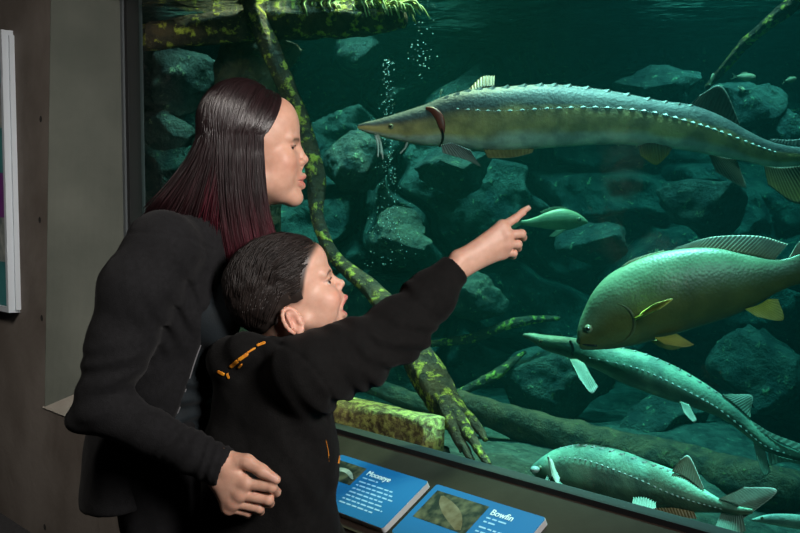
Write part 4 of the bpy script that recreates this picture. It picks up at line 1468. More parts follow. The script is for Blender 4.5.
def panel(a0, a1, d0, d1, label, title, sub, lines, pic, seed):
    t = thing('label_panel', L((a0 + a1) / 2, (d0 + d1) / 2, 0.0), label, 'sign', 'blue label panels on the ledge')
    v, f = prism(rrect(a0, a1, d0, d1, 0.008, 0.0002), rrect(a0, a1, d0, d1, 0.008, 0.0150))
    mesh('board', v, f, M['white_edge'], t, smooth=False)
    v, f = prism(rrect(a0 + .0006, a1 - .0006, d0 + .0006, d1 - .0006, 0.0075, 0.0150), rrect(a0 + .0006, a1 - .0006, d0 + .0006, d1 - .0006, 0.0075, 0.0162))
    mesh('face', v, f, M['blue'], t, smooth=False)
    pa0, pa1, pd0, pd1 = pic
    v, f = prism([L(pa0, pd0, .0161), L(pa1, pd0, .0161), L(pa1, pd1, .0161), L(pa0, pd1, .0161)], [L(pa0, pd0, .0167), L(pa1, pd0, .0167), L(pa1, pd1, .0167), L(pa0, pd1, .0167)])
    po = mesh('picture', v, f, M['photo'], t, smooth=False)
    # the fish in the picture, flat
    fp = []
    if seed == 1:
        c = [(0.12, 0.72, .03), (0.3, 0.48, .09), (0.5, 0.40, .10), (0.7, 0.48, .08), (0.84, 0.62, .05), (0.93, 0.7, .02)]
    else:
        c = [(0.16, 0.12, .03), (0.30, 0.28, .12), (0.48, 0.46, .16), (0.62, 0.62, .15), (0.76, 0.80, .10), (0.86, 0.95, .05)]
    q = catmull(np.array([[a, b_, w_] for a, b_, w_ in c]), 26)
    tg = np.gradient(q[:, :2], axis=0)
    tg /= np.linalg.norm(tg, axis=1)[:, None]
    no = np.stack([-tg[:, 1], tg[:, 0]], 1)
    up_, lo_ = q[:, :2] + no * q[:, 2:3], q[:, :2] - no * q[:, 2:3]
    cl = lambda z_: np.clip(z_, 0.02, 0.98)
    Vp = [L(pa0 + cl(a) * (pa1 - pa0), pd0 + cl(b_) * (pd1 - pd0), .0169) for a, b_ in np.vstack([up_, lo_])]
    Fp = [[i, i + 1, 26 + i + 1, 26 + i] for i in range(25)]
    mesh('pictured_fish', Vp, Fp, M['photo_fish' if seed == 2 else 'photo_fish_pale'], po, smooth=False)
    ledge_text(title, pa1 + 0.016, pd0 + 0.020, 0.024, M['ink'], t, 'title_lettering')
    lines = [(pa1 + 0.016, pa1 + 0.075, pd0 + 0.028)] + list(lines)
    # body text too small to read in the photo: word-length strokes
    rr = np.random.default_rng(seed)
    mb_ = MB()
    for k, (la, lb, ld) in enumerate(lines):
        x = la
        while x < lb:
            wl = min(rr.uniform(0.008, 0.026), lb - x)
            mb_.add(*prism([L(x, ld, .0162), L(x + wl, ld, .0162), L(x + wl, ld + .0042, .0162), L(x, ld + .0042, .0162)],
                           [L(x, ld, .0166), L(x + wl, ld, .0166), L(x + wl, ld + .0042, .0166), L(x, ld + .0042, .0166)]))
            x += wl + 0.005
    mb_.build('body_text', M['ink_dim'], t, smooth=False)
    return t


PD0, PD1 = 0.092, 0.262
panel(0.085, 0.430, PD0, PD1, 'blue label panel beside the boy, with a pale fish picture and many lines of text', 'Mooneye', 'Hiodon tergisus',
      [(0.232, 0.36 + 0.012 * ((k * 7) % 3), PD0 + 0.062 + 0.0125 * k) for k in range(7)], (0.090, 0.215, PD0 + 0.020, PD0 + 0.085), 1)
panel(0.459, 0.802, PD0, PD1, 'blue label panel on the right, with a brown fish picture and short white title', 'Bowfin', 'Amia calva',
      [(0.665, 0.70, PD0 + 0.058), (0.665, 0.775, PD0 + 0.075), (0.665, 0.76, PD0 + 0.088)], (0.478, 0.648, PD0 + 0.018, PD0 + 0.11), 2)

# ------------------------------------------------------------------ framed poster on the left wall
pq = [onplane(15, y_, WO, GN) for y_ in (30, 311)]
pa_ = float(np.dot(pq[0] - GA, GT)) - 0.02
zt, zb = pq[0][2], pq[1][2]
t = thing('framed_poster', G(pa_ - 0.3, OUT, zb), 'pale framed poster on the concrete wall at the left edge', 'poster')
mb = MB()
for (a0, a1, z0, z1) in ((pa_ - 0.022, pa_, zb, zt), (pa_ - 0.62, pa_ - 0.598, zb, zt), (pa_ - 0.598, pa_ - 0.022, zb, zb + 0.022), (pa_ - 0.598, pa_ - 0.022, zt - 0.022, zt)):
    mb.add(*slab(a0, a1, OUT + 0.0005, OUT + 0.045, z0, z1))
mb.add(*slab(pa_ - 0.012, pa_ + 0.012, OUT + 0.0005, OUT + 0.02, zb + 0.01, zt - 0.02))
mb.build('frame', M['alu'], t, smooth=False)
mb = MB()
zr = np.linspace(zb + 0.022, zt - 0.022, 7)
M['p1'] = mat('poster_teal', (0.03, 0.16, 0.17), 0.5, (0.05, 0.24, 0.25), 8)
M['p2'] = mat('poster_purple', (0.13, 0.02, 0.17), 0.5, (0.2, 0.04, 0.24), 8)
M['p3'] = mat('poster_pale', (0.34, 0.36, 0.34), 0.5, (0.1, 0.14, 0.14), 18)
for k, mi_ in enumerate((0, 2, 1, 0, 2, 0)):
    mb.add(*slab(pa_ - 0.598, pa_ - 0.022, OUT + 0.001, OUT + 0.034, zr[k], zr[k + 1]), mi=mi_)
mb.build('sheet', [M['p1'], M['p2'], M['p3']], t, smooth=False)
# ==PART3==
# ------------------------------------------------------------------ people
def faxis(lo, hi, coarse, fine):
    """axis from lo to hi with finer stretches"""
    cuts = [lo]
    cur = lo
    out_ = []
    for a, b_, h in sorted(fine):
        a, b_ = max(a, lo), min(b_, hi)
        if a > cur:
            n = max(1, int(round((a - cur) / coarse)))
            out_.append(np.linspace(cur, a, n, endpoint=False))
            cur = a
        if b_ > cur:
            n = max(1, int(round((b_ - cur) / h)))
            out_.append(np.linspace(cur, b_, n, endpoint=False))
            cur = b_
    if hi > cur:
        n = max(1, int(round((hi - cur) / coarse)))
        out_.append(np.linspace(cur, hi, n))
    return np.concatenate(out_).astype(np.float32)


def hand_field(F, wrists, wr, mcps, fingers, rads, thumb, trad, pr=(0.016, 0.0115), k=0.009):
    for w in wrists:
        for mc in mcps:
            F.cone(w, mc, wr, pr[1], k)
    for i in range(len(mcps) - 1):
        F.cone(mcps[i], mcps[i + 1], pr[1], pr[1], k)
    for i, fg_ in enumerate(fingers):
        pts = [mcps[i]] + fg_
        r_ = rads[i]
        for j in range(len(pts) - 1):
            F.cone(pts[j], pts[j + 1], r_[j], r_[j + 1], 0.0028)
        F.ell(pts[1], np.array([1, 1, 1]) * r_[1] * 1.06, k=0.002)
    for j in range(len(thumb) - 1):
        F.cone(thumb[j], thumb[j + 1], trad[j], trad[j + 1], 0.006)


def eyeballs(fr, pts, r_, gaze, parent):
    g = np.array(gaze, dtype=float)
    g /= np.linalg.norm(g)
    for c in pts:
        v, f = ball((0, 0, 0), 1.0, 28, 20)
        v = np.array(v)
        d = v @ g
        cols = np.tile(np.array([0.66, 0.62, 0.58]), (len(v), 1))
        cols[d > 0.80] = (0.05, 0.022, 0.012)
        cols[d > 0.965] = (0.004, 0.004, 0.004)
        w = fr(*c) + (v[:, :1] * fr.f + v[:, 1:2] * fr.r + v[:, 2:] * fr.u) * r_ * 0.001 * fr.s
        mesh('eye', w, f, M['eye_white'], parent, cols=cols)


def gs(p, c, s):
    q = (p - np.asarray(c)) / np.asarray(s)
    return np.exp(-(q * q).sum(-1))


def strands(name, paths, r0, r1, parent, colfn, segs=4, m='black_hair'):
    mb_ = MB()
    for k, pth in enumerate(paths):
        n = len(pth)
        t = np.linspace(0, 1, n)
        rr = r0 * (1 - t) ** 0.5 + r1
        v, f = tube(pth, rr, segs, 0.8, cap=True)
        c = colfn(t, k)
        mb_.add(v, f, np.repeat(c, segs, axis=0))
    return mb_.build(name, M[m], parent)


# =================================================== the woman
FW = Frame(P(252, 148, 2.05), 12, 0)
fF, fR = FW.f, FW.r
shR, elR, wrR = P(158, 246, 1.90), P(101, 408, 1.84), P(224, 467, 1.80)
shL, elL, wrL = P(190, 252, 2.22), P(190, 385, 2.34), P(250, 400, 2.26)
woman = thing('person', (float(P(158, 440, 2.07)[0]), 2.07, 0.0),
              'woman with long dark burgundy tipped hair in a charcoal cardigan, leaning over the boy', 'person')
B = Field(faxis(-0.68, -0.10, 0.006, [(-0.335, -0.178, 0.0019)]),
          faxis(1.72, 2.42, 0.007, [(1.758, 1.845, 0.0019), (1.945, 2.16, 0.0021)]),
          faxis(0.0, 1.60, 0.010, [(0.735, 0.835, 0.0019), (1.285, 1.565, 0.0019)]))
# head
f3 = FW


def headpart(F, fr, kind, c, r_, k, op='u'):
    F.ell(fr(*c), fr.mm(*r_), fr.M, k=k * 0.001, op=op)


def headcone(F, fr, a, b_, ra, rb, k, op='u'):
    F.cone(fr(*a), fr(*b_), ra * 0.001 * fr.s, rb * 0.001 * fr.s, k * 0.001, op)


headpart(B, f3, 0, (2, 0, 25), (94, 74, 84), 6)
headpart(B, f3, 0, (45, 0, 50), (50, 60, 56), 12)
headpart(B, f3, 0, (40, 0, -40), (58, 60, 76), 15)
for s_ in (-1, 1):
    headcone(B, f3, (8, s_ * 50, -66), (78, s_ * 12, -99), 18, 17, 16)
    headpart(B, f3, 0, (60, s_ * 42, -26), (24, 23, 24), 18)
    headpart(B, f3, 0, (42, s_ * 40, -56), (32, 20, 30), 20)
    headcone(B, f3, (86, s_ * 9, 16), (72, s_ * 46, 19), 8, 8, 12)
headpart(B, f3, 0, (76, 0, -62), (28, 27, 23), 12)
headpart(B, f3, 0, (86, 0, -101), (17, 18, 16), 14)
for s_ in (-1, 1):
    headpart(B, f3, 0, (94, s_ * 31, 1), (13, 17, 9), 10, 's')
    headpart(B, f3, 0, (71, s_ * 32, 0), (13.2, 17, 12), 4)
    headpart(B, f3, 0, (84, s_ * 37, -1.0), (13, 15, 4.8), 2, 's')
    headcone(B, f3, (85, s_ * 20, 4), (80, s_ * 47, 3), 2.6, 2.2, 3)
headcone(B, f3, (89, 0, 12), (104, 0, -21), 6.5, 9, 8)
headpart(B, f3, 0, (105.5, 0, -23), (9.5, 9, 8.5), 4)
for s_ in (-1, 1):
    headpart(B, f3, 0, (97, s_ * 11, -29), (9, 7, 7), 5)
    headpart(B, f3, 0, (101, s_ * 6.5, -37), (5, 3.4, 3), 2, 's')
headcone(B, f3, (104, 0, -30), (98, 0, -42), 4.5, 4.5, 4)
for s_ in (-1, 1):
    headcone(B, f3, (104.5, s_ * 3, -56.5), (97, s_ * 14, -61.5), 6, 4.6, 4)
    headcone(B, f3, (97, s_ * 14, -61.5), (88, s_ * 24, -66), 4.6, 2.8, 4)
    headcone(B, f3, (101, 0, -76), (95, s_ * 13, -73), 7, 5.2, 4)
    headcone(B, f3, (95, s_ * 13, -73), (88, s_ * 23, -67), 5.2, 2.8, 4)
    headcone(B, f3, (109, 0, -66.5), (101, s_ * 14, -66.8), 1.7, 1.5, 2.5, 's')
    headcone(B, f3, (101, s_ * 14, -66.8), (90, s_ * 25, -66), 1.5, 1.2, 2.5, 's')
    headpart(B, f3, 0, (-10, s_ * 74, -22), (16, 6, 29), 5)
# neck, trunk, limbs
B.cone(f3(-18, 0, -62), P(214, 236, 2.06), 0.052, 0.056, 0.03)
sq = (fR, 1 / 1.4)
B.chain([P(204, 250, 2.06), P(182, 290, 2.06), P(168, 375, 2.06), P(158, 445, 2.07)], [0.066, 0.082, 0.072, 0.090], 0.03, squash=sq)
B.cone(shR, shL, 0.048, 0.048, 0.04)
B.chain([shR, P(121, 340, 1.86), elR], [0.045, 0.038, 0.034], 0.02)
B.chain([elR, P(160, 437, 1.81), wrR], [0.034, 0.031, 0.023], 0.01)
B.chain([shL, elL], [0.045, 0.035], 0.02)
B.chain([elL, wrL], [0.033, 0.023], 0.01)
hipc = P(158, 440, 2.07)
for s_ in (-1, 1):
    hp = hipc + fR * 0.085 * s_
    kn = np.array([hp[0] + 0.02, hp[1], 0.46])
    an = np.array([hp[0] - 0.03, hp[1], 0.085])
    B.chain([hp, kn, an], [0.082, 0.055, 0.036], 0.03)
    B.chain([an - UP * 0.03, an + fF * 0.13 - UP * 0.05], [0.036, 0.028], 0.02)
# near hand, gathered on the boy's side
mc = px([(246, 483, 1.784), (240, 494, 1.787), (233.5, 502, 1.793), (228.5, 507.5, 1.80)])
hand_field(B, px([(222, 460, 1.797), (219, 478, 1.802)]), 0.0195, mc,
           [px([(271.5, 487, 1.778), (276, 492, 1.803), (262, 494, 1.818)]), px([(268, 499.5, 1.785), (269.5, 503, 1.81), (256, 503, 1.822)]),
            px([(259, 508, 1.793), (260, 511, 1.817), (248, 509, 1.827)]), px([(247.5, 512.5, 1.803), (248, 515, 1.822), (239, 511.5, 1.83)])],
           [(0.0115, 0.0102, 0.009, 0.008), (0.0115, 0.0102, 0.009, 0.008), (0.0105, 0.0095, 0.0085, 0.0075), (0.0092, 0.008, 0.0072, 0.0066)],
           px([(229, 461, 1.797), (247, 461.5, 1.785), (262, 471, 1.777), (276, 479.5, 1.773)]), (0.019, 0.0135, 0.0118, 0.0086))
# far hand, on the boy's other side
w0 = wrL
hd = np.array([0.9, -0.25, -0.3])
hd /= np.linalg.norm(hd)
lat_ = np.array([0.2, 0.1, 0.97])
mcl = [w0 + hd * 0.075 + lat_ * q for q in (0.03, 0.01, -0.01, -0.028)]
hand_field(B, [w0], 0.022, mcl, [[m_ + hd * 0.035, m_ + hd * 0.058 + np.array([0, -0.012, 0]), m_ + hd * 0.074 + np.array([0, -0.03, 0])] for m_ in mcl],
           [(0.0105, 0.0095, 0.0085, 0.0075)] * 4, [w0 + hd * 0.02, w0 + hd * 0.05 + lat_ * 0.035, w0 + hd * 0.08 + lat_ * 0.05], (0.016, 0.012, 0.009))
V, Fq = B.surface()
q = FW.inv(V)
SK = np.array([0.60, 0.345, 0.25])
C = np.tile(SK, (len(V), 1))


def tint(C, w, c):
    w = np.clip(w, 0, 1)[:, None]
    return C * (1 - w) + np.asarray(c) * w


hd_ = (q[:, 2] > -125)
for s_ in (-1, 1):
    C = tint(C, 0.55 * gs(q, (70, s_ * 46, -36), (30, 24, 20)) * hd_, (0.60, 0.24, 0.17))
    # brow and lid line
    bw = np.exp(-((q[:, 2] - (17.0 - 0.006 * (np.abs(q[:, 1]) - 30) ** 2)) / 3.6) ** 2) * smooth(14, 20, q[:, 1] * s_) * (1 - smooth(46, 54, q[:, 1] * s_)) * (q[:, 0] > 50)
    C = tint(C, 0.85 * bw, (0.05, 0.03, 0.022))
    ll = np.exp(-((q[:, 2] - 3.2) / 1.7) ** 2) * smooth(17, 21, q[:, 1] * s_) * (1 - smooth(47, 52, q[:, 1] * s_)) * (q[:, 0] > 60)
    C = tint(C, 0.85 * ll, (0.03, 0.018, 0.014))
lipw = (np.exp(-((q[:, 2] + 66.5) / 10.5) ** 6) * np.exp(-(q[:, 1] / 24) ** 6) * smooth(84, 90, q[:, 0]) * hd_)
lipw = lipw * smooth(-1, 3, (q[:, 0] - (96 - 0.016 * q[:, 1] ** 2)) + 2.5)
C = tint(C, 0.8 * lipw, (0.50, 0.15, 0.13))
# nails and knuckles on the near hand
for nx_, ny_, ny2 in ((275, 478.5, 1.765),):
    c_ = P(nx_, ny_, ny2)
    C = tint(C, 0.5 * gs(V, c_, (0.007, 0.007, 0.007)), (0.75, 0.45, 0.40))
for c_ in mc:
    C = tint(C, 0.25 * gs(V, c_, (0.011, 0.02, 0.009)), (0.55, 0.22, 0.16))
mesh('body', V, Fq, M['skin'], woman, cols=C)
eyeballs(FW, [(69.5, 31, 0), (69.5, -31, 0)], 12.6, (1.0, 0.28, 0.0), woman)


def lashes(fr, parent, pts):
    for s_ in (-1, 1):
        pp = catmull([fr(a, s_ * b_, c) for a, b_, c in pts], 16)
        v, f = tube(pp, 0.0013 * np.sin(np.linspace(0.5, 2.6, 16)), 6)
        mesh('eyelashes', v, f, M['black_hair'], parent, cols=np.tile(np.array([0.006, 0.004, 0.004]), (len(v), 1)))


lashes(FW, woman, [(80.5, 19, 1.0), (85, 27, 3.8), (85, 34, 4.0), (80.5, 43, 2.0), (76, 49, -0.5)])
del B

# trousers and shoes
Tq = Field(faxis(-0.72, -0.25, 0.008, []), faxis(1.85, 2.32, 0.008, []), faxis(0.0, 0.98, 0.009, []))
Tq.chain([P(160, 425, 2.07), P(156, 450, 2.07)], [0.098, 0.104], 0.03, squash=sq)
for s_ in (-1, 1):
    hp = hipc + fR * 0.085 * s_
    kn = np.array([hp[0] + 0.02, hp[1], 0.46])
    an = np.array([hp[0] - 0.03, hp[1], 0.09])
    Tq.chain([hp - UP * 0.02, kn, an], [0.098, 0.070, 0.054], 0.035)
Tq.apply(lambda p: 0.065 - p[..., 2], (-1, 1.5, -0.1), (0.2, 2.6, 0.12), 0.006, 'i')
Tq.noise(0.006, 14)
V, Fq = Tq.surface()
mesh('trousers', V, Fq, M['trousers'], woman)
for s_ in (-1, 1):
    hp = hipc + fR * 0.085 * s_
    an = np.array([hp[0] - 0.03, hp[1], 0.0])
    Sx = Field(np.arange(an[0] - 0.12, an[0] + 0.26, 0.005, dtype=np.float32), np.arange(an[1] - 0.09, an[1] + 0.12, 0.005, dtype=np.float32), np.arange(0, 0.14, 0.004, dtype=np.float32))
    Sx.chain([an + UP * 0.045 - fF * 0.03, an + UP * 0.045 + fF * 0.05, an + UP * 0.028 + fF * 0.15], [0.046, 0.046, 0.036], 0.02)
    Sx.apply(lambda p: 0.004 - p[..., 2], an - 0.3, an + 0.3, 0.004, 'i')
    V, Fq = Sx.surface()
    mesh('shoe', V, Fq, M['shoe'], woman)

# tank top
Tt = Field(faxis(-0.62, -0.26, 0.005, []), faxis(1.84, 2.30, 0.005, []), faxis(0.74, 1.30, 0.005, []))
Tt.chain([P(204, 256, 2.06), P(184, 300, 2.06), P(170, 375, 2.06), P(162, 445, 2.07)], [0.070, 0.103, 0.088, 0.102], 0.03, squash=sq)
for s_ in (-1, 1):
    Tt.ell(P(214, 318, 2.06) + fR * 0.075 * s_, (0.052, 0.058, 0.055), k=0.03)


def rolls(p):
    return 0.0035 * np.sin(p[:, 2] * 120 + 8 * vnoise(p, 6)) * smooth(1.12, 1.0, p[:, 2])


Tt.disp(rolls)
Tt.noise(0.003, 18)
V, Fq = Tt.surface()
mesh('tank_top', V, Fq, M['tank'], woman)

# cardigan: trunk cut back to an open front, then the sleeves
Cd = Field(faxis(-0.70, -0.20, 0.0042, []), faxis(1.70, 2.44, 0.0048, []), faxis(0.62, 1.34, 0.0042, []))
Cd.chain([P(206, 232, 2.06), P(190, 262, 2.06), P(176, 300, 2.06), P(160, 375, 2.06), P(146, 450, 2.07), P(140, 492, 2.07)], [0.066, 0.090, 0.118, 0.108, 0.118, 0.124], 0.03, squash=(fR, 1 / 1.42))
Cd.cone(shR + fF * 0.01, shL + fF * 0.01, 0.060, 0.060, 0.04)
la, lb = P(226, 262, 2.06), P(172, 420, 2.06)
nn = np.cross(lb - la, fR)
nn /= np.linalg.norm(nn)
if nn @ fF < 0:
    nn = -nn
Cd.apply(lambda p: (p - la) @ nn, (-1, 1, 0), (1, 3, 2), 0.012, 'i')
hemn = np.array([-0.25, 0, 1.0])
hemn /= np.linalg.norm(hemn)
hp0 = P(100, 508, 2.0)
Cd.apply(lambda p: (hp0 - p) @ hemn, (-1, 1, 0), (1, 3, 2), 0.008, 'i')
Cd.chain([shR - UP * 0.008 + fF * 0.008, P(139, 290, 1.87), P(120, 345, 1.855), elR], [0.070, 0.069, 0.057, 0.049], 0.028)
Cd.chain([elR, P(150, 431, 1.82), P(190, 451, 1.805), P(225, 468.5, 1.80)], [0.051, 0.0435, 0.0395, 0.0375], 0.012)
Cd.ell(P(84, 420, 1.85), (0.034, 0.040, 0.026), k=0.02)
Cd.chain([shL, elL], [0.072, 0.050], 0.028)
Cd.chain([elL, wrL], [0.050, 0.034], 0.012)
# open cuff
ax_ = (wrR - P(150, 431, 1.82))
ax_ /= np.linalg.norm(ax_)
Cd.apply(lambda p: (p - P(226, 469, 1.80)) @ ax_ , wrR - 0.055, wrR + 0.075, 0.004, 'i')
Cd.cone(wrR - ax_ * 0.004, wrR + ax_ * 0.04, 0.030, 0.031, 0.003, 's')


def arm_folds(p):
    d1 = np.zeros(len(p))
    # rings gathering toward the cuff
    rel = (p - wrR) @ ax_
    near = np.linalg.norm((p - wrR) - rel[:, None] * ax_, axis=1) < 0.07
    w = smooth(-0.16, -0.03, rel) * (1 - smooth(-0.012, 0.0, rel)) * near
    d1 += 0.0022 * w * np.sin(rel * 330 + 7 * vnoise(p, 14))
    # creases at the elbow bend
    r2 = p - P(112, 385, 1.84)
    w2 = np.exp(-(np.linalg.norm(r2, axis=1) / 0.065) ** 2)
    d1 += 0.006 * w2 * np.cos((p[:, 2] * 1.0 - p[:, 0] * 0.25) * 150 + 2.5 * vnoise(p, 12))
    # folds where the sleeve meets the trunk
    r3 = p - P(165, 300, 1.9)
    w3 = np.exp(-(np.linalg.norm(r3, axis=1) / 0.075) ** 2)
    d1 += 0.005 * w3 * np.cos((p[:, 0] * 1.0 + p[:, 2] * 0.35) * 190 + 2.5 * vnoise(p, 9))
    return d1


Cd.disp(arm_folds)
Cd.noise(0.003, 11, o=3)
# sleeve seam
sd = (P(121, 340, 1.86) - shR)
sd /= np.linalg.norm(sd)


def seam(p):
    rel = (p - shR) @ sd
    rad_ = np.linalg.norm((p - shR) - rel[:, None] * sd, axis=1)
    return 0.0022 * np.exp(-((rel + 0.012 + 0.25 * (p[:, 0] - shR[0])) / 0.004) ** 2) * (rad_ < 0.11)


Cd.disp(seam)
V, Fq = Cd.surface()
cardigan = mesh('cardigan', V, Fq, M['cardigan'], woman)
cbv = BVHTree.FromPolygons([Vector(v) for v in V], [list(map(int, f)) for f in Fq])
# zip edge along the open front
zp = []
for u in np.linspace(0, 1, 30):
    a = lerp(np.array([205, 292]), np.array([160, 410]), u)
    h_ = cbv.find_nearest(Vector(lerp(la, lb, 0.2 + 0.78 * u) + fR * 0.118 + nn * 0.004))
    zp.append(np.array(h_[0]))
zp = np.array(zp)
for _ in range(4):
    zp[1:-1] = (zp[:-2] + zp[1:-1] * 2 + zp[2:]) / 4
v, f = tube(zp, 0.0019, 6)
mesh('zip_edge', v, f, M['zip'], cardigan)
del Cd, Tt, Tq

# hair
zk = np.array([-260, -235, -107, -4, 41, 61, 82, 107, 130.0])
xk = np.array([44, 38, 10, 12, 14, 27, 41, 58, 66.0])


def whair_cut(p):
    q_ = FW.inv(p)
    return ((q_[..., 0] - np.interp(q_[..., 2], zk, xk)) * 0.001 * 0.85)


Hf = Field(faxis(-0.66, -0.16, 0.0036, []), faxis(1.90, 2.20, 0.0036, []), faxis(1.08, 1.58, 0.0036, []))
headpart(Hf, FW, 0, (-4, 0, 28), (100, 80, 88), 4)
headpart(Hf, FW, 0, (-24, 0, 48), (80, 74, 84), 12)
lo_, hi_ = FW.o - 0.4, FW.o + 0.4
Hf.chain([FW(-42, 0, 10), FW(-95, 0, -80), FW(-150, 0, -145)], [0.060, 0.044, 0.026], 0.03)
Hf.chain([FW(-26, 54, 0), FW(-30, 58, -100), FW(-24, 54, -180), FW(-10, 48, -205)], [0.034, 0.034, 0.030, 0.016], 0.02, squash=(fR, 2.4))
Hf.chain([FW(-40, -58, 10), FW(-36, -60, -100), FW(-26, -56, -180)], [0.046, 0.042, 0.030], 0.02, squash=(fR, 2.4))
Hf.apply(whair_cut, lo_, hi_, 0.006, 'i')
Hf.noise(0.002, 30)
V, Fq = Hf.surface()
hq = FW.inv(V)
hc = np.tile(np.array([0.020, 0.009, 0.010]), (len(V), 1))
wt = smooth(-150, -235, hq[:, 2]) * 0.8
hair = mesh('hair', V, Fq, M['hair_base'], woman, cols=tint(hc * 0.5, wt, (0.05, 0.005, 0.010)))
rh = np.random.default_rng(3)
paths = []
iscurt = []


def ell_pt(dv, off_):
    dv = np.asarray(dv, dtype=float)
    r_ = np.array([103, 84, 91]) + off_
    sc_ = 1.0 / math.sqrt(((dv / r_) ** 2).sum())
    q1 = dv * sc_ + np.array([-4, 0, 28])
    # the fuller crown at the back of the head
    r2 = np.array([83, 77, 87]) + off_
    c2 = np.array([-24, 0, 48.0])
    d2 = q1 - c2
    k2 = math.sqrt(((d2 / r2) ** 2).sum())
    return q1 if k2 >= 1 else c2 + d2 / k2


for side_, cnt in ((1, 3600), (-1, 600)):
    for k in range(cnt):
        s_ = rh.random() ** 1.1
        iscurt.append(s_ < 0.52)
        off_ = rh.uniform(-1.0, 4.5)
        x0 = 56 - 118 * s_
        d0 = np.array([x0, side_ * rh.uniform(1, 6), 91 * math.sqrt(max(0.05, 1 - ((x0) / 106) ** 2))])
        az = R(79 + 100 * s_)
        d1 = np.array([104 * math.cos(az), side_ * 84 * math.sin(az), rh.uniform(-14, -4)])
        pts = []
        for u in np.linspace(0, 1, 9):
            a = d0 * (1 - u) + d1 * u
            pts.append(ell_pt(a, off_ + 1.0 * math.sin(u * 9 + k)))
        e = pts[-1]
        if s_ < 0.40 + 0.22 * rh.random():
            zend = -rh.uniform(195, 250)
            bow_ = rh.uniform(-4, 4)
            fwd = 34 - 34 * s_
            for u in (0.25, 0.5, 0.75, 1.0):
                z_ = e[2] + (zend - e[2]) * u
                pts.append(np.array([e[0] * (1 - 0.06 * u) + fwd * u ** 2.6 - 6 * u * (1 - u) + bow_ * math.sin(u * 3.1), e[1] * (1 + 0.02 * u) - side_ * 14 * u ** 2 + rh.uniform(-2, 2), z_]))
        else:
            zend = -rh.uniform(120, 185)
            bk = rh.uniform(20, 105) * (0.3 + 0.8 * float(smooth(0.4, 0.85, s_)))
            for u in (0.33, 0.66, 1.0):
                z_ = e[2] + (zend - e[2]) * u
                pts.append(np.array([e[0] - bk * u ** 1.3, e[1] * (1 - 0.15 * u) + rh.uniform(-3, 3), z_]))
        pl_ = catmull(np.array(pts), 22)
        paths.append(np.array([FW(*x) for x in pl_]))
shade = rh.uniform(0.6, 1.7, len(paths))


def wcol(t, k):
    base_ = np.array([0.0115, 0.005, 0.0058]) * shade[k]
    w = smooth(0.80, 1.0, t)[:, None] * (0.85 if iscurt[k] else 0.12)
    return base_ * (1 - w) + np.array([0.060, 0.007, 0.014]) * shade[k] * w


strands('hair_strands', paths, 0.0011, 0.0004, hair, wcol)
del Hf

# =================================================== the boy
FB = Frame(P(295, 287, 1.95), 12, 20)
bF0, bR0 = np.array([math.cos(R(12)), math.sin(R(12)), 0]), np.array([math.sin(R(12)), -math.cos(R(12)), 0])
bsR = P(312, 374, 1.87)
bwR = P(457, 265, 2.07)
bhip = P(284, 545, 1.98)
boy = thing('person', (float(bhip[0]), 1.98, 0.0), 'boy with short dark hair in a black hoodie, open mouthed and pointing at the fish', 'person')
Bb = Field(faxis(-0.38, 0.30, 0.006, [(-0.345, -0.085, 0.0019), (0.085, 0.285, 0.0019)]),
           faxis(1.78, 2.24, 0.006, [(1.86, 2.045, 0.0021), (2.045, 2.175, 0.0019)]),
           faxis(0.0, 1.34, 0.010, [(1.04, 1.29, 0.0019)]))
hp_, hc_ = headpart, headcone
hp_(Bb, FB, 0, (-22, 0, 22), (97, 70, 74), 6)
hp_(Bb, FB, 0, (28, 0, 42), (50, 57, 44), 12)
hp_(Bb, FB, 0, (22, 0, -36), (54, 56, 58), 15)
for s_ in (-1, 1):
    hc_(Bb, FB, (-8, s_ * 45, -60), (47, s_ * 10, -90), 16, 14, 16)
    hp_(Bb, FB, 0, (46, s_ * 36, -42), (26, 24, 25), 18)
    hc_(Bb, FB, (70, s_ * 9, 6), (56, s_ * 42, 8), 7, 7, 12)
hp_(Bb, FB, 0, (60, 0, -46), (24, 25, 18), 12)
for s_ in (-1, 1):
    hp_(Bb, FB, 0, (26, s_ * 36, -66), (26, 18, 24), 20)
hp_(Bb, FB, 0, (49, 0, -91), (14, 15, 13), 12)
hp_(Bb, FB, 0, (52, 0, -78), (20, 22, 14), 10)
for s_ in (-1, 1):
    hp_(Bb, FB, 0, (77, s_ * 28, -9), (11, 15, 9), 9, 's')
    hp_(Bb, FB, 0, (56, s_ * 29, -10), (12.2, 15.5, 11.5), 4)
    hp_(Bb, FB, 0, (68, s_ * 34, -10.0), (12, 15, 5.8), 2, 's')
    hc_(Bb, FB, (70, s_ * 18, -5), (64, s_ * 43, -6.5), 2.2, 2.0, 3)
hc_(Bb, FB, (71, 0, -2), (84, 0, -25), 5.5, 8, 7)
hp_(Bb, FB, 0, (86.5, 0, -26), (8.5, 8.5, 7.8), 4)
for s_ in (-1, 1):
    hp_(Bb, FB, 0, (79, s_ * 10, -31), (8, 6.5, 6.2), 5)
    hp_(Bb, FB, 0, (84, s_ * 6, -38), (4.5, 3.2, 2.8), 2, 's')
hp_(Bb, FB, 0, (77, 0, -69.5), (26, 16.5, 12.5), 4, 's')
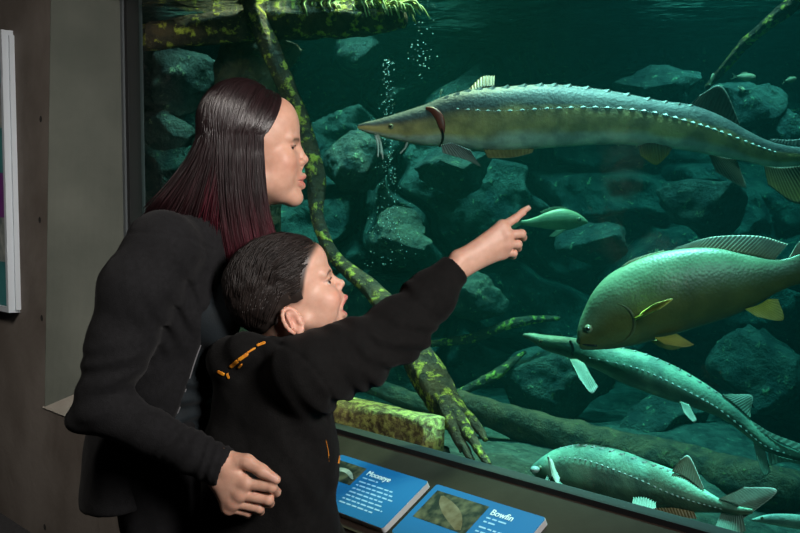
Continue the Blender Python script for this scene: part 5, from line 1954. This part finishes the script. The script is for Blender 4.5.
for s_ in (-1, 1):
    hc_(Bb, FB, (84.5, 0, -54.5), (78, s_ * 12, -58), 5.6, 4.6, 4)
    hc_(Bb, FB, (78, s_ * 12, -58), (69, s_ * 19, -68), 4.6, 3.4, 4)
    hc_(Bb, FB, (71, 0, -86), (68, s_ * 11, -82), 6.2, 5, 4)
    hc_(Bb, FB, (68, s_ * 11, -82), (67, s_ * 19, -69), 5, 3.4, 4)
    # ear: rim, bowl and lobe
    ec = (-32, s_ * 71, -50)
    rim_ = []
    for k in range(13):
        a = R(-60 + k * 24)
        x_, z_ = 15.5 * math.cos(a), 27 * math.sin(a)
        # leaning back a little
        xx, zz = x_ * 0.97 - z_ * 0.22, z_ * 0.97 + x_ * 0.22
        rim_.append((ec[0] + xx, ec[1] + s_ * (4 - 0.42 * x_), ec[2] + zz))
    hp_(Bb, FB, 0, (ec[0] + 1, ec[1] - s_ * 1, ec[2]), (15, 5.0, 26), 4)
    for k in range(12):
        hc_(Bb, FB, rim_[k], rim_[k + 1], 3.6, 3.6, 2.5)
    hp_(Bb, FB, 0, (ec[0] + 6, ec[1] + s_ * 2, ec[2] - 24), (7.5, 4, 8), 4)
    hp_(Bb, FB, 0, (ec[0] + 3, ec[1] + s_ * 6, ec[2] - 3), (7.5, 6.5, 13), 4, 's')
    hc_(Bb, FB, (ec[0] - 6, ec[1] + s_ * 3.5, ec[2] + 14), (ec[0] - 5, ec[1] + s_ * 4, ec[2] - 12), 3, 3, 3)
    hp_(Bb, FB, 0, (ec[0] + 12, ec[1] + s_ * 0, ec[2] - 7), (4, 4.5, 6), 3)
Bb.cone(FB(-34, 0, -62), P(272, 356, 1.98), 0.043, 0.046, 0.025)
bsq = (bR0, 1 / 1.3)
Bb.chain([P(274, 372, 1.98), P(278, 420, 1.98), P(282, 490, 1.98), bhip], [0.062, 0.080, 0.078, 0.086], 0.03, squash=bsq)
bsL = P(292, 372, 2.09)
Bb.cone(bsR, bsL, 0.042, 0.042, 0.03)
Bb.chain([bsR, P(398, 328, 1.98), bwR], [0.038, 0.032, 0.0205], 0.012)
bel, bwl = P(296, 470, 2.14), P(330, 540, 2.10)
Bb.chain([bsL, bel, bwl], [0.036, 0.030, 0.020], 0.012)
for s_ in (-1, 1):
    hpp = bhip + bR0 * 0.062 * s_
    kn = np.array([hpp[0] + 0.015, hpp[1], 0.34])
    an = np.array([hpp[0] - 0.01, hpp[1], 0.07])
    Bb.chain([hpp, kn, an], [0.066, 0.045, 0.031], 0.02)
    Bb.chain([an - UP * 0.03, an + bF0 * 0.11 - UP * 0.04], [0.03, 0.024], 0.02)
bm = px([(502.5, 226.5, 2.105), (506.5, 235, 2.102), (506, 244.5, 2.104), (502, 253, 2.11)])
hand_field(Bb, px([(459, 260, 2.075), (462, 268, 2.078)]), 0.0175, bm,
           [px([(515, 218.5, 2.118), (522.5, 212.2, 2.128), (528.5, 207.8, 2.138)]), px([(521.5, 233.8, 2.106), (523, 237.5, 2.130), (511, 238, 2.137)]),
            px([(518, 244.3, 2.108), (518, 248, 2.130), (507, 247, 2.135)]), px([(513.5, 253.2, 2.113), (513, 256, 2.132), (503, 254.5, 2.136)])],
           [(0.0108, 0.0086, 0.0078, 0.0064), (0.0105, 0.0092, 0.0082, 0.0074), (0.0100, 0.0088, 0.008, 0.007), (0.0092, 0.008, 0.0072, 0.0064)],
           px([(474, 252, 2.10), (492, 240, 2.132), (508, 237, 2.146)]), (0.014, 0.0105, 0.0082), k=0.010)
# far hand, hanging
w0 = bwl
hd = np.array([0.3, 0.0, -0.95])
lat_ = np.array([0.95, 0.0, 0.3])
mcl = [w0 + hd * 0.06 + lat_ * q_ for q_ in (0.025, 0.008, -0.008, -0.024)]
hand_field(Bb, [w0], 0.018, mcl, [[m_ + hd * 0.03, m_ + hd * 0.05, m_ + hd * 0.064] for m_ in mcl], [(0.009, 0.008, 0.007, 0.006)] * 4,
           [w0 + hd * 0.02, w0 + hd * 0.045 + lat_ * 0.035, w0 + hd * 0.06 + lat_ * 0.04], (0.013, 0.010, 0.008))
V, Fq = Bb.surface()
q = FB.inv(V)
C = np.tile(np.array([0.63, 0.375, 0.28]), (len(V), 1))
hd_ = ((q[:, 2] > -112) & (q[:, 0] > -140) & (q[:, 0] < 110) & (np.abs(q[:, 1]) < 100)).astype(float)
for s_ in (-1, 1):
    C = tint(C, 0.5 * gs(q, (58, s_ * 38, -44), (26, 24, 20)) * hd_, (0.62, 0.25, 0.18))
    bw = np.exp(-((q[:, 2] - (8.0 - 0.010 * (np.abs(q[:, 1]) - 26) ** 2)) / 2.6) ** 2) * smooth(12, 18, q[:, 1] * s_) * (1 - smooth(40, 47, q[:, 1] * s_)) * (q[:, 0] > 40) * hd_
    C = tint(C, 0.9 * bw, (0.045, 0.028, 0.02))
    ll = np.exp(-((q[:, 2] + 5.6) / 1.6) ** 2) * smooth(15, 19, q[:, 1] * s_) * (1 - smooth(42, 47, q[:, 1] * s_)) * (q[:, 0] > 50) * hd_
    C = tint(C, 0.85 * ll, (0.03, 0.018, 0.014))
    C = tint(C, 0.4 * gs(q, (-32, s_ * 76, -50), (18, 12, 28)) * hd_, (0.62, 0.22, 0.17))
lr = np.hypot(q[:, 1] / 21.0, (q[:, 2] + 68.5) / 19.5)
lipw = (1 - smooth(0.92, 1.06, lr)) * (q[:, 0] > 58) * hd_
C = tint(C, 0.85 * lipw, (0.50, 0.15, 0.135))
inm = (1 - smooth(0.60, 0.72, np.hypot(q[:, 1] / 20.0, (q[:, 2] + 69) / 15))) * (q[:, 0] > 40) * (q[:, 0] < 72) * hd_
C = tint(C, inm, (0.22, 0.03, 0.03))
# cropped sides: stubble over the scalp
xb = np.array([-130, -98, -60, -45, -22, -8, 0, 8, 20, 45, 75, 95.0])
zb_ = np.array([-66, -64, -48, -30, -22, -30, -32, -8, 17, 46, 63, 74.0])
hl = sum(q[:, 2] - np.interp(q[:, 0] + dx_, xb, zb_) for dx_ in (-10, -5, 0, 5, 10)) / 5
notear = 1 - smooth(70.5, 73, np.abs(q[:, 1])) * (q[:, 2] < -18)
C = tint(C, 0.96 * smooth(-5, 12, hl) * hd_ * notear * smooth(-100, -80, q[:, 2]), (0.024, 0.018, 0.015))
for c_ in bm:
    C = tint(C, 0.22 * gs(V, c_, (0.010, 0.02, 0.009)), (0.60, 0.24, 0.18))
C = tint(C, 0.6 * gs(V, P(528.5, 206.3, 2.132), (0.006, 0.006, 0.005)), (0.80, 0.60, 0.55))
mesh('body', V, Fq, M['skin'], boy, cols=C)
eyeballs(FB, [(55, 28.5, -10), (55, -28.5, -10)], 11.9, (1.0, 0.30, 0.05), boy)
lashes(FB, boy, [(66, 17.5, -8.2), (69.5, 25, -5.2), (69.5, 31, -5.0), (65.5, 39.5, -7.0), (62, 44, -9.5)])
# teeth just showing under the upper lip
v, f = tube(catmull([FB(66, 11, -62.5), FB(76, 0, -61.5), FB(66, -11, -62.5)], 14), 0.0022, 8)
mesh('teeth', v, f, M['eye_white'], boy, cols=np.tile(np.array([0.75, 0.73, 0.68]), (len(v), 1)))
del Bb

# hair: longer on top, brushed back
Hb = Field(faxis(-0.40, -0.08, 0.0028, []), faxis(1.82, 2.10, 0.0028, []), faxis(1.00, 1.32, 0.0028, []))
hp_(Hb, FB, 0, (-24, 0, 26), (103, 72.5, 78), 4)
hp_(Hb, FB, 0, (-30, 0, 40), (98, 64, 72), 10)
hp_(Hb, FB, 0, (-62, 0, 8), (72, 71, 80), 10)


def bcut(p):
    q_ = FB.inv(p)
    a = (np.interp(q_[..., 0], xb, zb_) + 2.0 + 26 * smooth(-75, -35, q_[..., 0]) * smooth(56, 71, np.abs(q_[..., 1])) - q_[..., 2]) * 0.001 * 0.6
    return a


Hb.apply(bcut, FB.o - 0.3, FB.o + 0.3, 0.004, 'i')
Hb.noise(0.0022, 60)
V, Fq = Hb.surface()
bhair = mesh('hair', V, Fq, M['hair_base'], boy, cols=np.tile(np.array([0.018, 0.013, 0.011]), (len(V), 1)))
bhb = BVHTree.FromPolygons([Vector(v) for v in V], [list(map(int, f)) for f in Fq])
del Hb
paths = []
rb = np.random.default_rng(9)
ctr = FB(-24, 0, 15)
for k in range(1700):
    # root on the upper scalp
    th_, ph_ = rb.uniform(-math.pi, math.pi), math.acos(rb.uniform(-0.25, 1))
    dl = np.array([math.sin(ph_) * math.cos(th_), math.sin(ph_) * math.sin(th_), math.cos(ph_)])
    pts = []
    step = np.array([-0.10, 0.05 * np.sign(dl[1] + 0.01), 0.0])
    long_ = rb.uniform(0.5, 1.0)
    ok = True
    for j in range(9):
        w = FB.f * dl[0] + FB.r * dl[1] + FB.u * dl[2]
        h_ = bhb.ray_cast(Vector(ctr + w * 0.3), Vector(-w))
        if h_[0] is None:
            ok = False
            break
        ql = FB.inv(np.array(h_[0]))
        if ql[2] < np.interp(ql[0], xb, zb_) + 4 + rb.uniform(10, 30) * smooth(-75, -35, ql[0]) * smooth(56, 71, abs(ql[1])):
            break
        lift = 0.0012 + 0.0035 * math.sin(j / 8 * math.pi) * rb.uniform(0.3, 1.0) * (ql[2] > 30)
        pts.append(np.array(h_[0]) + w * lift)
        dn = -0.09 if dl[0] < -0.1 else -0.01
        dl = dl + np.array([-0.085, 0.04 * np.sign(dl[1] + 0.01) * (dl[2] > 0.3), dn]) * long_
        dl /= np.linalg.norm(dl)
    if ok and len(pts) >= 4:
        paths.append(catmull(np.array(pts), 12))
shb = rb.uniform(0.6, 1.8, len(paths) + 1)
strands('hair_strands', paths, 0.0010, 0.0003, bhair, lambda t, k: np.tile(np.array([0.012, 0.0085, 0.0075]) * shb[k], (len(t), 1)), m='hair_short')

# hoodie
Hd = Field(faxis(-0.42, 0.16, 0.0040, []), faxis(1.76, 2.26, 0.0046, []), faxis(0.52, 1.27, 0.0042, []))
Hd.chain([P(276, 362, 1.98), P(279, 400, 1.98), P(281, 460, 1.98), P(284, 530, 1.98), P(285, 556, 1.98)], [0.080, 0.104, 0.111, 0.108, 0.100], 0.03, squash=(bR0, 1 / 1.22))
Hd.cone(bsR, bsL, 0.062, 0.060, 0.04)
Hd.chain([P(308, 373, 1.87), P(352, 357, 1.915), P(398, 330, 1.98), P(430, 295, 2.03), P(454, 270, 2.065)], [0.074, 0.066, 0.058, 0.046, 0.0345], 0.03)
Hd.chain([bsL, bel], [0.066, 0.052], 0.03)
Hd.chain([bel, bwl], [0.052, 0.034], 0.015)
Hd.chain([P(250, 400, 1.98), P(244, 450, 1.98), P(238, 545, 1.98)], [0.060, 0.076, 0.084], 0.04, squash=(bR0, 1 / 1.4))
# hood lying behind the neck
Hd.chain([P(268, 348, 1.885), P(246, 351, 1.90), P(230, 360, 1.95), P(226, 362, 2.02), P(240, 350, 2.07)], [0.020, 0.032, 0.042, 0.044, 0.034], 0.02)
Hd.chain([P(232, 370, 1.93), P(228, 410, 1.96)], [0.036, 0.020], 0.03)
# neck opening
Hd.cone(P(272, 352, 1.98), FB(-20, 0, -60), 0.050, 0.058, 0.010, 's')
bax = P(454, 270, 2.065) - P(430, 295, 2.03)
bax /= np.linalg.norm(bax)
Hd.apply(lambda p: (p - P(455, 269, 2.067)) @ bax, bwR - 0.06, bwR + 0.08, 0.004, 'i')
Hd.cone(bwR - bax * 0.02, bwR + bax * 0.04, 0.026, 0.028, 0.004, 's')
hz = P(285, 556, 1.98)[2]
Hd.apply(lambda p: hz - p[..., 2], (-1, 1, 0.3), (1, 3, 0.8), 0.008, 'i')
ba0, ba1 = P(308, 378, 1.87), P(454, 270, 2.065)
bd = (ba1 - ba0) / np.linalg.norm(ba1 - ba0)


def hoodie_folds(p):
    rel = (p - ba0) @ bd
    rad_ = np.linalg.norm((p - ba0) - rel[:, None] * bd, axis=1)
    on = (rad_ < 0.10) * smooth(0.02, 0.08, rel)
    d1 = 0.0042 * on * np.sin(rel * 70 + p[:, 2] * 90 + 7 * vnoise(p, 7)) * (0.4 + 0.6 * smooth(-0.3, 0.5, vnoise(p + 5, 8))) * (1 - smooth(0.26, 0.32, rel))
    # long drag folds from the armpit down the trunk
    r2 = p - P(338, 420, 1.9)
    w2 = np.exp(-(np.linalg.norm(r2 * np.array([1.0, 0.8, 0.6]), axis=1) / 0.10) ** 2)
    d1 += 0.005 * w2 * np.cos((p[:, 0] + p[:, 2] * 0.55) * 130 + 3 * vnoise(p, 8))
    # armhole seam
    sv = (rel + 0.006 + 0.10 * (p[:, 2] - ba0[2]))
    d1 += 0.0028 * np.exp(-(sv / 0.0045) ** 2) * (rad_ < 0.12)
    return d1


Hd.disp(hoodie_folds)
Hd.noise(0.0045, 10, o=3)
V, Fq = Hd.surface()
hoodie = mesh('hoodie', V, Fq, M['hoodie'], boy)
hbv = BVHTree.FromPolygons([Vector(v) for v in V], [list(map(int, f)) for f in Fq])
del Hd


def blob(pts, name='print'):
    """a flat printed shape laid on the cloth, from its outline"""
    pts = np.array(pts, dtype=float)
    c = pts.mean(axis=0)
    rings = [c + (pts - c) * k for k in (0.02, 0.35, 0.7, 1.0)]
    n = len(pts)
    V_, F_ = [], []
    for layer in (0.0014, 0.0002):
        for rg in rings:
            for a in rg:
                h_, nr = hit(hbv, a[0], a[1], layer, 1.88)
                V_.append(h_)
    for q_ in range(3):
        for j in range(n):
            k = (j + 1) % n
            F_.append([q_ * n + j, q_ * n + k, (q_ + 1) * n + k, (q_ + 1) * n + j])
    F_.append(list(range(n))[::-1])
    for j in range(n):
        k = (j + 1) % n
        F_.append([3 * n + j, 3 * n + k, 7 * n + k, 7 * n + j])
    return mesh(name, V_, F_, M['print'], hoodie)


def leaf(cx, cy, ln, wd, ang):
    wd = wd * 1.35
    o_ = []
    for k in range(14):
        a = 2 * math.pi * k / 14
        x_, y_ = ln * math.cos(a), wd * math.sin(a) * (0.75 + 0.25 * math.cos(2 * a))
        o_.append((cx + x_ * math.cos(ang) - y_ * math.sin(ang), cy + x_ * math.sin(ang) + y_ * math.cos(ang)))
    return o_


for args in ((221, 373, 4, 2.2, 0.5), (228, 376, 3.0, 1.6, 1.2), (234, 364, 6, 2.6, -0.7), (243, 357, 6.5, 2.4, -0.6), (240, 366, 3.0, 1.4, -0.8), (251, 350.5, 5.5, 1.3, -0.55), (261, 344, 5.0, 1.8, -0.35)):
    blob(leaf(*args))
for args in ((341.5, 448, 9, 1.6, 1.45), (339.5, 459, 5, 1.3, 1.8)):
    blob(leaf(*args))

# boy's trousers and shoes
Tb = Field(faxis(-0.40, -0.04, 0.008, []), faxis(1.80, 2.16, 0.008, []), faxis(0.0, 0.72, 0.009, []))
Tb.chain([bhip + UP * 0.04, bhip - UP * 0.02], [0.088, 0.090], 0.03, squash=(bR0, 1 / 1.2))
for s_ in (-1, 1):
    hpp = bhip + bR0 * 0.062 * s_
    kn = np.array([hpp[0] + 0.015, hpp[1], 0.34])
    an = np.array([hpp[0] - 0.01, hpp[1], 0.08])
    Tb.chain([hpp, kn, an], [0.080, 0.064, 0.052], 0.02)
Tb.apply(lambda p: 0.055 - p[..., 2], (-1, 1.5, -0.1), (0.4, 2.6, 0.12), 0.006, 'i')
Tb.noise(0.006, 16)
V, Fq = Tb.surface()
mesh('trousers', V, Fq, M['trousers'], boy)
for s_ in (-1, 1):
    hpp = bhip + bR0 * 0.062 * s_
    an = np.array([hpp[0] - 0.01, hpp[1], 0.0])
    Sx = Field(np.arange(an[0] - 0.10, an[0] + 0.22, 0.005, dtype=np.float32), np.arange(an[1] - 0.08, an[1] + 0.11, 0.005, dtype=np.float32), np.arange(0, 0.12, 0.004, dtype=np.float32))
    Sx.chain([an + UP * 0.04 - bF0 * 0.02, an + UP * 0.04 + bF0 * 0.04, an + UP * 0.026 + bF0 * 0.12], [0.040, 0.040, 0.032], 0.02)
    Sx.apply(lambda p: 0.004 - p[..., 2], an - 0.3, an + 0.3, 0.004, 'i')
    V, Fq = Sx.surface()
    mesh('shoe', V, Fq, M['shoe'], boy)
